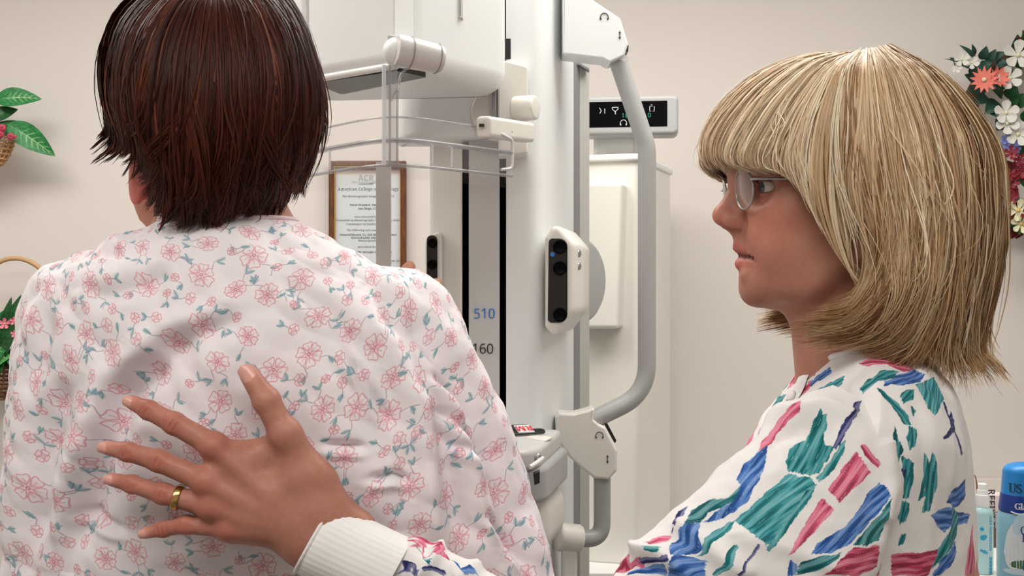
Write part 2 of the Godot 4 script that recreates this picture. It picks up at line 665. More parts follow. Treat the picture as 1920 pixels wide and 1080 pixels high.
	var head := part("tube_head", block([Vector2(430, 1.78), Vector2(560, 1.625), Vector2(752, 1.50), Vector2(952, 1.70), Vector2(930, 1.76), Vector2(640, 1.80)], under - 0.002, 1.98, 0.03, [0.03, 0.06, 0.045, 0.045, 0.02, 0.05], 8), MT.shell, t)
	# front cover: sheet a little proud of the housing, ending in a seam rib at its left
	var cov := Mesher.new()
	var ca := P(585, 0, 1.602)
	var cb := P(745, 0, 1.498)
	var cdir := Vector3(cb.x - ca.x, 0, cb.z - ca.z)
	var clen := cdir.length()
	var cx := cdir.normalized()
	var cn := cx.cross(Vector3.UP) * -1.0
	if cn.z < 0:
		cn = -cn
	var ctr := Transform3D(Basis(cx, Vector3.UP, cn), Vector3(ca.x, under, ca.z))
	var sect := round_poly([Vector2(-0.03, 0.0), Vector2(0.006, 0.0), Vector2(0.006, 0.3), Vector2(-0.03, 0.3)], [0.004, 0.024, 0.004, 0.004], 8)
	cov.prism(sect, 0.0, clen, 0.002, Transform3D(Basis(cn, Vector3.UP, -cx), ctr.origin + cx * clen), 3)
	part("front_cover", cov, MT.shell, head)
	var rib := Mesher.new()
	rib.tube(smooth_path([ctr * Vector3(-0.034, 0.3, 0.002), ctr * Vector3(-0.012, 0.07, 0.002), ctr * Vector3(-0.004, 0.02, 0.002), ctr * Vector3(0.016, 0.002, 0.0)], 24), 0.0042, 10)
	part("seam_rib", rib, MT.white, head)
	var lip := Mesher.new()
	lip.tube(PackedVector3Array([ctr * Vector3(-0.06, 0.0, -0.002), ctr * Vector3(clen * 0.5, 0.0, 0.0), ctr * Vector3(clen, 0.0, 0.0)]), 0.005, 10)
	part("cover_lip", lip, MT.white, head)
	part("beam_port", block([Vector2(588, 1.605), Vector2(745, 1.515), Vector2(800, 1.56), Vector2(640, 1.70)], under - 0.0045, under + 0.01, 0.0, 0.004), MT.black, head, "black opening under the housing")
	# clear latch roll at the near corner
	var roll := Mesher.new()
	var r0 := P(742, 94, 1.475)
	var r1 := P(828, 112, 1.50)
	var ra := (r1 - r0).normalized()
	roll.tube(PackedVector3Array([r0, r0 + ra * 0.003, r1 - ra * 0.004, r1]), [0.0185, 0.0205, 0.0185, 0.016], 24)
	part("latch_roll", roll, mat(rgb(205, 204, 202), 0.22), head)
	var rr := Mesher.new()
	rr.tube(PackedVector3Array([r0 + ra * 0.018, r0 + ra * 0.0195]), 0.0212, 24)
	rr.tube(PackedVector3Array([r0 + ra * 0.055, r0 + ra * 0.0562]), 0.0195, 24)
	part("latch_ring", rr, mat(rgb(150, 148, 146), 0.3), head)
	var cheek := Mesher.new()
	cheek.ball(P(741, 98, 1.49), Vector3(0.016, 0.0185, 0.019), 24, 14)
	part("latch_cheek", cheek, MT.shell, head)
	part("latch_notch", plate([Vector2(726, 64), Vector2(742, 66), Vector2(775, 78), Vector2(758, 79), Vector2(727, 79)], 1.487, 0.02, 0.002, 0.002), MT.track, head)
	part("corner_mark", plate([Vector2(864, -40), Vector2(868, -40), Vector2(868, 34), Vector2(854, 29), Vector2(855, 27), Vector2(864, 31)], 1.60, 0.02, 0.0003, 0.0), MT.white, head)
	# --- arm block and side plate under the head
	part("arm_block", block([Vector2(738, 1.90), Vector2(760, 1.80), Vector2(920, 1.77), Vector2(936, 1.79), Vector2(936, 1.9)], level(262, 1.8), level(150, 1.8), 0.012, [0.01, 0.05, 0.03, 0.004, 0.004]), MT.shell, t)
	var disc := Mesher.new()
	disc.lathe([Vector2(0.0, 0.004), Vector2(0.042, 0.004), Vector2(0.0435, 0.002), Vector2(0.0435, -0.004)], Transform3D(Basis(Vector3(1, 0, 0), PI / 2), P(938, 212, 1.769)), 48)
	part("pivot_disc", disc, MT.cream, t)
	var sp := Mesher.new()
	sp.prism(round_poly(seen([Vector2(933, 130), Vector2(945, 112), Vector2(990, 124), Vector2(990, 288), Vector2(934, 292)], 1.755), [0.006, 0.006, 0.006, 0.004, 0.004]), -0.05, 0.0, 0.003, Transform3D(Basis(), Vector3(0, 0, -1.755)))
	part("side_plate", sp, MT.cream, t)
	part("side_rail", block([Vector2(922, 1.75), Vector2(930, 1.745), Vector2(932, 1.77), Vector2(924, 1.77)], level(240, 1.75), level(150, 1.75), 0.001, 0.001), MT.steel, t)
	var kn := Mesher.new()
	var kx := facing(P(986, 203, 1.715), Vector3(0.9, 0.0, 0.42))
	kn.lathe([Vector2(0.0, 0.017), Vector2(0.0145, 0.017), Vector2(0.0172, 0.0155), Vector2(0.0182, 0.012), Vector2(0.0185, -0.016), Vector2(0.017, -0.0185), Vector2(0.0, -0.019)], kx * Transform3D(Basis(Vector3(1, 0, 0), PI / 2), Vector3.ZERO), 40)
	kn.tube(PackedVector3Array([kx * Vector3(0, 0, -0.018), P(978, 205, 1.76)]), 0.008, 16)
	part("knob", kn, MT.cream, t)
	# --- paddle of clear acrylic
	paddle(t)
	# --- grey post between paddle and patient
	var post := Mesher.new()
	post.prism(rrect(0.0215, 0.19, 0.002), -0.004, 0.0, 0.0008, Transform3D(Basis(), P(719, 428, 1.68)))
	part("shield_stay", post, mat(rgb(196, 196, 193), 0.3), t)
	# --- grey tube handles and their brackets
	var up_br := part("handle_bracket", plate([Vector2(1055, -60), Vector2(1075, -60), Vector2(1112, 0), Vector2(1163, 34), Vector2(1178, 82), Vector2(1171, 104), Vector2(1143, 117), Vector2(1130, 110), Vector2(1055, 101)], 1.87, 0.06, 0.003, [0.002, 0.008, 0.008, 0.008, 0.008, 0.005, 0.004, 0.004, 0.004]), MT.shell, t)
	part("icon", turn_icon(facing(P(1133, 32, 1.8695), Vector3(0, 0, 1)), 0.014), MT.ink, up_br)
	part("icon", updown_icon(facing(P(1162, 66, 1.8695), Vector3(0, 0, 1)), 0.014), MT.ink, up_br)
	part("switch", plate([Vector2(1174, 86), Vector2(1179, 84), Vector2(1178, 97), Vector2(1172, 97)], 1.88, 0.03, 0.001, 0.001), MT.black, up_br)
	var clamp := Mesher.new()
	clamp.tube(PackedVector3Array([P(1161, 103, 1.90), P(1157, 114, 1.90)]).duplicate(), 0.0165, 24)
	part("collar", clamp, MT.shell, up_br)
	var tb := Mesher.new()
	tb.tube(bent([P(1155, 104, 1.90), P(1213, 275, 1.90), P(1213, 738, 1.90), P(1108, 789, 1.88)], 0.075, 14), 0.0147, 28)
	part("handle", tb, MT.grey, t)
	var lo_br := part("handle_bracket", plate([Vector2(1041, 781), Vector2(1048, 774), Vector2(1078, 776), Vector2(1103, 769), Vector2(1116, 764), Vector2(1113, 787), Vector2(1122, 795), Vector2(1135, 801), Vector2(1158, 845), Vector2(1157, 883), Vector2(1142, 900), Vector2(1113, 897), Vector2(1067, 857), Vector2(1042, 820)], 1.86, 0.055, 0.004, 0.004), MT.cream, t)
	part("icon", turn_icon(facing(P(1124, 817, 1.8595), Vector3(0, 0, 1)), 0.013), MT.ink, lo_br)
	part("icon", updown_icon(facing(P(1139, 861, 1.8595), Vector3(0, 0, 1)), 0.014), MT.ink, lo_br)
	part("switch", plate([Vector2(1134, 797), Vector2(1139, 794), Vector2(1156, 826), Vector2(1153, 832)], 1.875, 0.025, 0.001, 0.001), MT.black, lo_br)
	tb = Mesher.new()
	tb.tube(bent([P(1129, 880, 1.89), P(1129, 1010, 1.89), P(1068, 1010, 1.87)], 0.06, 12), 0.0138, 28)
	part("handle", tb, MT.grey, t)
	var co := Mesher.new()
	var c0 := P(1044, 1006, 1.86)
	var c1 := P(1088, 1010, 1.875)
	var cd := (c1 - c0).normalized()
	co.tube(PackedVector3Array([c0, c0 + cd * 0.001, c0 + cd * 0.004, c1 - cd * 0.004, c1 - cd * 0.001, c1]), [0.018, 0.0205, 0.0225, 0.0225, 0.0208, 0.0185], 32)
	part("collar", co, MT.cream, t)
	part("post", block([Vector2(1052, 1.85), Vector2(1082, 1.86), Vector2(1082, 1.9), Vector2(1052, 1.9)], 0.1, level(1018, 1.86), 0.002, 0.006), MT.cream, t)
	# --- detector table
	var top := level(805, 1.80)
	var bk := part("detector_table", block([Vector2(660, 1.62), Vector2(1000, 1.54), Vector2(1054, 1.80), Vector2(760, 1.84)], top - 0.03, top, 0.008, [0.05, 0.06, 0.012, 0.02], 10), MT.light_grey, t)
	part("inlay", block([Vector2(985, 1.70), Vector2(1022, 1.66), Vector2(1036, 1.70), Vector2(1004, 1.74)], top - 0.001, top + 0.0005, 0.0, 0.002), MT.cream, bk)
	part("table_skirt", block([Vector2(660, 1.64), Vector2(1012, 1.555), Vector2(1066, 1.80), Vector2(760, 1.84)], top - 0.078, top - 0.026, 0.01, [0.05, 0.06, 0.012, 0.02], 10), MT.grey, t)
	part("skirt_slot", plate([Vector2(1000, 890), Vector2(1012, 884), Vector2(1012, 906), Vector2(1002, 910)], 1.553, 0.02, 0.001, 0.0), MT.black, t)
	part("lower_cover", block([Vector2(700, 1.68), Vector2(1008, 1.60), Vector2(1062, 1.80), Vector2(760, 1.84)], top - 0.17, top - 0.074, 0.035, [0.06, 0.08, 0.02, 0.02], 10), MT.cream, t)
	var lv := Mesher.new()
	lv.tube(smooth_path([P(994, 876, 1.52), P(1006, 868, 1.53), P(1018, 858, 1.56)], 10), [0.003, 0.003, 0.003, 0.003, 0.003, 0.003, 0.003, 0.003, 0.003, 0.003, 0.002], 10)
	part("lever", lv, MT.white, t)
	var lt := Mesher.new()
	lt.ball(P(1008, 858, 1.55), Vector3(0.005, 0.006, 0.005), 14, 8)
	lt.tube(PackedVector3Array([P(1004, 866, 1.55), P(1011, 852, 1.55)]), 0.003, 10)
	part("latch", lt, MT.steel, t)
	marker_tape(top)

func paddle(t: Node3D) -> void:
	var p := Node3D.new()
	p.name = "compression_paddle"
	t.add_child(p, true)
	var way := [Vector2(520, 1.70), Vector2(600, 1.57), Vector2(680, 1.485), Vector2(735, 1.46), Vector2(790, 1.475), Vector2(830, 1.50), Vector2(905, 1.555), Vector2(960, 1.60)]
	var ring := []
	for k in 41:
		ring.append(crv(way, k / 40.0))
	var strip := func(y0: float, y1: float, push0: float, push1: float) -> Array:
		var a := PackedVector3Array()
		var b := PackedVector3Array()
		for q in ring:
			var w0 := Vector3((q.x - 960.0) / F * q.y, 0, -q.y)
			a.append(w0 + Vector3(0, y0, -push0))
			b.append(w0 + Vector3(0, y1, -push1))
		return [a, b]
	var yb := level(310, 1.46)
	var ym := level(262, 1.46)
	var yt := level(216, 1.46)
	var m := Mesher.new()
	m.grid(strip.call(yb, ym, 0.0, 0.0), false)
	var lower: Array = strip.call(yb, ym, 0.0, 0.0)
	part("lower_wall", m, MT.acrylic, p)
	m = Mesher.new()
	m.grid(strip.call(ym, yt, 0.016, 0.016), false)
	part("upper_wall", m, MT.acrylic, p)
	m = Mesher.new()
	m.grid(strip.call(ym, ym, 0.0, 0.016), false)
	part("ledge", m, MT.acrylic_edge, p)
	m = Mesher.new()
	m.grid(strip.call(yb, yb, 0.0, 0.2), false)
	part("base_sheet", m, MT.acrylic, p)
	for e in [[yb, 0.0, 0.0022, MT.acrylic_edge], [ym, 0.0, 0.0026, MT.acrylic_edge], [ym, 0.016, 0.0022, MT.acrylic_edge], [yt, 0.016, 0.0014, MT.acrylic_edge]]:
		m = Mesher.new()
		m.tube((strip.call(e[0], e[0], e[1], e[1]) as Array)[0], e[2], 8)
		part("edge", m, e[3], p)
	for k in [7, 26, 30]:
		m = Mesher.new()
		var a: PackedVector3Array = lower[0]
		var b: PackedVector3Array = lower[1]
		m.tube(PackedVector3Array([a[k] + Vector3(0, 0.003, 0.001), b[k] - Vector3(0, 0.003, -0.001)]), 0.0016, 6)
		part("corner_rib", m, MT.acrylic_bright, p)
	m = Mesher.new()
	m.tube(bent([P(908, 236, 1.557), P(961, 262, 1.60), P(960, 316, 1.60), P(940, 318, 1.585)], 0.008, 6), 0.0022, 10)
	part("end_rim", m, mat(rgb(214, 214, 212), 0.2), p)
	# upright shield edge with a flange that flares towards the tube head
	m = Mesher.new()
	m.tube(PackedVector3Array([P(720, 122, 1.45), P(720, 310, 1.45)]), 0.0026, 10)
	part("upright_edge", m, MT.acrylic_bright, p)
	m = Mesher.new()
	m.grid([PackedVector3Array([P(720, 122, 1.45), P(720, 310, 1.45)]), PackedVector3Array([P(745, 122, 1.46), P(745, 310, 1.46)])], false)
	part("upright_sheet", m, MT.acrylic_edge, p)
	m = Mesher.new()
	m.tube(smooth_path([P(760, 131, 1.47), P(752, 140, 1.465), P(747, 165, 1.46), P(745, 200, 1.46), P(745, 312, 1.46)], 20), 0.0016, 8)
	part("flange_edge", m, MT.acrylic_edge, p)
	m = Mesher.new()
	m.tube(smooth_path([P(733, 190, 1.47), P(738, 178, 1.47), P(745, 168, 1.465)], 8), 0.0014, 8)
	m.tube(PackedVector3Array([P(731, 122, 1.455), P(731, 310, 1.455)]), 0.0016, 8)
	part("inner_edge", m, MT.acrylic_edge, p)
	# white holder bar
	m = Mesher.new()
	var h0 := P(906, 238, 1.552)
	var h1 := P(990, 249, 1.70)
	var hd := (h1 - h0)
	var hx := facing((h0 + h1) / 2, -hd.normalized())
	m.prism(rrect(0.022, 0.0285, 0.006), -hd.length() / 2, hd.length() / 2, 0.004, hx, 4)
	part("holder_bar", m, MT.cream, p)
	m = Mesher.new()
	m.box(h0 + Vector3(-0.002, 0.0015, 0.004), Vector3(0.007, 0.004, 0.006), 0.0006)
	part("holder_slot", m, MT.black, p)

func marker_tape(top: float) -> void:
	var at := Vector3(P(986, 0, 1.73).x, top, -1.73)
	var t := thing("marker_strip", "small black lead marker strip with white label and red letters lying on the grey table", "x-ray marker", at)
	var turn := Basis(Vector3.UP, 0.42) * Basis(Vector3(1, 0, 0), 0.42)
	var lift := Vector3(0, 0.0068, 0)
	var m := Mesher.new()
	m.prism(rrect(0.056, 0.0125, 0.006), 0.0, 0.003, 0.001, Transform3D(turn * UPRIGHT, lift + turn * Vector3(0.0, 0, 0.0065)))
	obj("strip", m, MT.black, t)
	m = Mesher.new()
	m.prism(rrect(0.050, 0.0125, 0.006), 0.0, 0.003, 0.001, Transform3D(turn * UPRIGHT, lift + turn * Vector3(-0.014, 0, -0.0075)))
	obj("strip", m, MT.black, t)
	m = Mesher.new()
	m.prism(rrect(0.026, 0.021, 0.001), 0.003, 0.0042, 0.0003, Transform3D(turn * UPRIGHT, lift + turn * Vector3(-0.004, 0, 0.001)))
	var lab := obj("label", m, MT.paper, t)
	var o := MeshInstance3D.new()
	o.name = "letters"
	o.mesh = lettering("RM", 0.0185, 0.0003, "Droid Sans", true)
	o.material_override = MT.red_ink
	o.transform = Transform3D(turn * Basis(Vector3.UP, PI) * Basis(Vector3(1, 0, 0), -PI / 2), lift + turn * Vector3(-0.004, 0.0045, 0.001))
	lab.add_child(o, true)

func cabinet() -> void:
	var cb := struct("counter", block([Vector2(700, 2.30), Vector2(1640, 2.30), Vector2(2400, 2.79), Vector2(560, 2.79)], level(978, 2.8) - 0.03, level(978, 2.8), 0.004, 0.004), MT.white, "pale countertop running along the back wall under the cabinet", "counter")
	cb.name = "counter"
	cb.set_meta("kind", "thing")
	part("counter_base", block([Vector2(720, 2.36), Vector2(1640, 2.36), Vector2(2400, 2.79), Vector2(560, 2.79)], 0.0, level(978, 2.8) - 0.03, 0.0, 0.0), MT.cream, cb)
	var y0 := level(978, 2.8)
	var t := thing("control_cabinet", "white upright control cabinet with a display standing on the counter behind the machine", "cabinet", Vector3(0.2, y0, -2.5))
	var topy := level(288, 2.36)
	part("body", block([Vector2(1045, 2.41), Vector2(1196, 2.36), Vector2(1258, 2.66), Vector2(1090, 2.72)], y0, topy - 0.012, 0.003, [0.01, 0.012, 0.01, 0.01]), MT.cream, t)
	part("lid", block([Vector2(1043, 2.40), Vector2(1199, 2.35), Vector2(1263, 2.67), Vector2(1088, 2.73)], topy - 0.014, topy, 0.004, [0.012, 0.014, 0.01, 0.01]), MT.white, t)
	var fn := Vector3(-0.3, 0, 1)
	var pm := Mesher.new()
	var x := facing(P(1128, 480, 2.35), fn)
	pm.prism(round_poly([Vector2(-0.06, -0.146), Vector2(0.037, -0.145), Vector2(0.047, 0.145), Vector2(-0.06, 0.147)], 0.008), -0.04, 0.022, 0.008, x, 5)
	var cp := part("raised_cover", pm, MT.cream, t)
	pm = Mesher.new()
	pm.ball(P(1150, 518, 2.328), Vector3(0.005, 0.012, 0.004), 18, 10)
	part("button", pm, MT.white, cp)
	# display on its neck
	part("neck", block([Vector2(1112, 2.42), Vector2(1190, 2.40), Vector2(1200, 2.5), Vector2(1120, 2.52)], topy, level(246, 2.4), 0.004, 0.01), MT.white, t)
	var dx := facing(P(1176, 216, 2.36), Vector3(-0.12, 0.06, 1))
	var dm := Mesher.new()
	dm.prism(rrect(0.204, 0.080, 0.012, 7), -0.05, 0.0, 0.007, dx, 5)
	var dp := part("display", dm, MT.grey, t)
	dm = Mesher.new()
	dm.prism(rrect(0.172, 0.052, 0.001), 0.0, 0.0006, 0.0, dx * Transform3D(Basis(), Vector3(-0.006, 0.002, 0)))
	part("screen", dm, MT.screen, dp)
	var pl := func(x0: float, y0_: float) -> Vector3: return dx * Vector3(x0, y0_, 0.0008)
	dm = Mesher.new()
	dm.tube(PackedVector3Array([pl.call(-0.045, 0.004), pl.call(-0.045, 0.014)]), 0.0008, 6)
	dm.tube(PackedVector3Array([pl.call(-0.056, 0.016), pl.call(-0.052, 0.01), pl.call(-0.055, 0.004)]), 0.0008, 6)
	part("icon", dm, MT.icon, dp)
	dm = Mesher.new()
	dm.tube(PackedVector3Array([pl.call(-0.03, 0.016), pl.call(-0.018, 0.016), pl.call(-0.018, 0.013), pl.call(-0.0235, 0.008), pl.call(-0.0235, 0.002)]), 0.0008, 6)
	dm.tube(PackedVector3Array([pl.call(-0.03, 0.016), pl.call(-0.0295, 0.012), pl.call(-0.0245, 0.008), pl.call(-0.0235, 0.002)]), 0.0008, 6)
	part("icon", dm, MT.icon, dp)
	dm = Mesher.new()
	dm.tube(PackedVector3Array([pl.call(0.054, 0.017), pl.call(0.054, 0.007), pl.call(0.045, 0.007), pl.call(0.045, 0.017), pl.call(0.05, 0.017), pl.call(0.05, 0.02), pl.call(0.047, 0.02)]), 0.0008, 6)
	part("icon", dm, MT.icon, dp)
	dm = Mesher.new()
	dm.tube(PackedVector3Array([pl.call(0.006, 0.007), pl.call(0.013, 0.007), pl.call(0.013, 0.015), pl.call(0.008, 0.018)]), 0.0008, 6)
	part("icon", dm, MT.icon, dp)
	part("icon", turn_icon(dx * Transform3D(Basis(), Vector3(-0.0075, -0.016, 0.0006)), 0.014), MT.icon, dp)
	write_on(dp, "readout", "18x24  0", 0.0125, dx * Vector3(0.018, -0.0008, 0.0009), dx.basis.z, MT.green, "Droid Sans Mono")
	# pen on the counter
	var pen := Mesher.new()
	var pa := P(1232, 1006, 2.44)
	pa.y = y0 + 0.0045
	var pb := pa + Vector3(0.03, 0, -0.12)
	pen.tube(PackedVector3Array([pa, pa + (pb - pa) * 0.1, pb]), [0.0012, 0.0045, 0.0045], 12)
	tag(obj("pen", pen, MT.black), "black pen lying on the counter beside the white cabinet", "pen")

# ---------------------------------------------------------------- flesh: a distance field of tapered capsules and egg shapes, meshed as surface nets
class Field:
	var kind := PackedInt32Array()      # 0 capsule, 1 egg; +2 takes away
	var a := PackedVector3Array()
	var b := PackedVector3Array()
	var ra := PackedFloat32Array()
	var rb := PackedFloat32Array()
	var kk := PackedFloat32Array()
	var turn: Array[Basis] = []

	func cap(p: Vector3, q: Vector3, r0: float, r1: float, k := 0.012, sub := false) -> void:
		kind.append(2 if sub else 0)
		a.append(p)
		b.append(q)
		ra.append(r0)
		rb.append(r1)
		kk.append(k)
		turn.append(Basis())

	func egg(p: Vector3, r: Vector3, k := 0.012, sub := false, basis := Basis()) -> void:
		kind.append(3 if sub else 1)
		a.append(p)
		b.append(r)
		ra.append(minf(r.x, minf(r.y, r.z)))
		rb.append(0.0)
		kk.append(k)
		turn.append(basis.inverse())

	func one(i: int, p: Vector3) -> float:
		if kind[i] & 1:
			var q := turn[i] * (p - a[i])
			var r := b[i]
			var u := q / r
			var k0 := u.length()
			var k1 := (u / r).length()
			return k0 * (k0 - 1.0) / k1 if k1 > 1e-9 else -ra[i]
		var d := b[i] - a[i]
		var l := d.length_squared()
		var h := clampf((p - a[i]).dot(d) / l, 0.0, 1.0) if l > 1e-12 else 0.0
		return (p - a[i] - d * h).length() - lerpf(ra[i], rb[i], h)

	func at(p: Vector3, list) -> float:
		var d := 1.0
		for i: int in list:
			var e: float
			if kind[i] & 1:
				var u := (turn[i] * (p - a[i])) / b[i]
				var k0 := u.length()
				var k1 := (u / b[i]).length()
				e = k0 * (k0 - 1.0) / k1 if k1 > 1e-9 else -ra[i]
			else:
				var pa := p - a[i]
				var ab := b[i] - a[i]
				var l := ab.length_squared()
				var h := clampf(pa.dot(ab) / l, 0.0, 1.0) if l > 1e-12 else 0.0
				e = (pa - ab * h).length() - lerpf(ra[i], rb[i], h)
			var k := kk[i]
			if kind[i] < 2:
				var h := k - absf(d - e)
				d = minf(d, e)
				if h > 0.0:
					d -= h * h * 0.25 / k
			else:
				var h := k - absf(d + e)
				d = maxf(d, -e)
				if h > 0.0:
					d += h * h * 0.25 / k
		return d

	# paint: Callable(p, n) -> Color in linear light
	func mesh(into: Mesher, cell: float, paint: Callable) -> void:
		var lo := Vector3.INF
		var hi := -Vector3.INF
		for i in kind.size():
			if kind[i] < 2:
				if kind[i] == 1:
					var m := maxf(b[i].x, maxf(b[i].y, b[i].z))
					lo = lo.min(a[i] - Vector3.ONE * m)
					hi = hi.max(a[i] + Vector3.ONE * m)
				else:
					var m := maxf(ra[i], rb[i])
					lo = lo.min(a[i].min(b[i]) - Vector3.ONE * m)
					hi = hi.max(a[i].max(b[i]) + Vector3.ONE * m)
		lo -= Vector3.ONE * cell * 3
		hi += Vector3.ONE * cell * 3
		var B := 4
		var nb := Vector3i(((hi - lo) / (cell * B)).ceil())
		var nx := nb.x * B + 1
		var ny := nb.y * B + 1
		var nz := nb.z * B + 1
		var val := PackedFloat32Array()
		val.resize(nx * ny * nz)
		val.fill(1.0)
		var all := range(kind.size())
		var live: Array[Vector3i] = []
		var half := cell * B * 0.5 * sqrt(3.0)
		for bz in nb.z:
			for by in nb.y:
				for bx in nb.x:
					var c := lo + Vector3(bx + 0.5, by + 0.5, bz + 0.5) * cell * B
					var d := at(c, all)
					var near := absf(d) < half * 1.35 + cell
					if not near and d > 0.0:
						continue
					var list := []
					if near:
						live.append(Vector3i(bx, by, bz))
						for i in all:
							if one(i, c) < absf(d) + half * 2.2 + kk[i]:
								list.append(i)
					for z in B + 1:
						for y in B + 1:
							var at_i := bx * B + nx * (by * B + y + ny * (bz * B + z))
							for x in B + 1:
								if near:
									if val[at_i + x] == 1.0 or val[at_i + x] == -1.0:
										val[at_i + x] = at(lo + Vector3(bx * B + x, by * B + y, bz * B + z) * cell, list)
								elif val[at_i + x] == 1.0:
									val[at_i + x] = -1.0
		var base := into.v.size()
		var id := {}
		var off := [0, 1, nx, nx + 1, nx * ny, nx * ny + 1, nx * ny + nx, nx * ny + nx + 1]
		var count := base
		var i0 := into.ix.size()
		for blk in live:
			for z in B:
				for y in B:
					for x in B:
						var gx := blk.x * B + x
						var gy := blk.y * B + y
						var gz := blk.z * B + z
						var o := gx + nx * (gy + ny * gz)
						var inside := 0
						for k in 8:
							if val[o + off[k]] < 0.0:
								inside += 1
						if inside == 0 or inside == 8:
							continue
						var s := Vector3.ZERO
						var n := 0
						for e in [[0, 1], [2, 3], [4, 5], [6, 7], [0, 2], [1, 3], [4, 6], [5, 7], [0, 4], [1, 5], [2, 6], [3, 7]]:
							var v0 := val[o + off[e[0]]]
							var v1 := val[o + off[e[1]]]
							if (v0 < 0.0) != (v1 < 0.0):
								var t := v0 / (v0 - v1)
								var p0 := Vector3(e[0] & 1, (e[0] >> 1) & 1, e[0] >> 2)
								var p1 := Vector3(e[1] & 1, (e[1] >> 1) & 1, e[1] >> 2)
								s += p0.lerp(p1, t)
								n += 1
						into.v.append(lo + (Vector3(gx, gy, gz) + s / n) * cell)
						id[o] = count
						count += 1
		for o in id:
			for ax in 3:
				var step: int = [1, nx, nx * ny][ax]
				var u: int = [nx, nx * ny, 1][ax]
				var w: int = [nx * ny, 1, nx][ax]
				var v0 := val[o]
				var v1 := val[o + step]
				if (v0 < 0.0) == (v1 < 0.0):
					continue
				if not (id.has(o - u) and id.has(o - w) and id.has(o - u - w)):
					continue
				var q0: int = id[o]
				var q1: int = id[o - u]
				var q2: int = id[o - u - w]
				var q3: int = id[o - w]
				if v0 < 0.0:
					into.ix.append_array(PackedInt32Array([q0, q2, q1, q0, q3, q2]))
				else:
					into.ix.append_array(PackedInt32Array([q0, q1, q2, q0, q2, q3]))
		# which way round: compare with the slope of the field
		if into.ix.size() > i0:
			var p := into.v[into.ix[i0]]
			var e := (into.v[into.ix[i0 + 2]] - p).cross(into.v[into.ix[i0 + 1]] - p)
			var g := Vector3(at(p + Vector3(cell, 0, 0), all) - at(p - Vector3(cell, 0, 0), all), at(p + Vector3(0, cell, 0), all) - at(p - Vector3(0, cell, 0), all), at(p + Vector3(0, 0, cell), all) - at(p - Vector3(0, 0, cell), all))
			if e.dot(g) < 0.0:
				into.flip(i0)
		into.has_col = true
		into.col.resize(into.v.size())
		for k in range(base, into.v.size()):
			into.col[k] = paint.call(into.v[k])

func lin(c: Color) -> Color:
	return c.srgb_to_linear()

func skin_material(rough := 0.48) -> StandardMaterial3D:
	var m := relief(mat(Color.WHITE, rough), 0.06, 0.02, 14.0, 21)
	m.vertex_color_use_as_albedo = true
	m.subsurf_scatter_enabled = true
	m.subsurf_scatter_strength = 0.06
	m.metallic_specular = 0.4
	return m

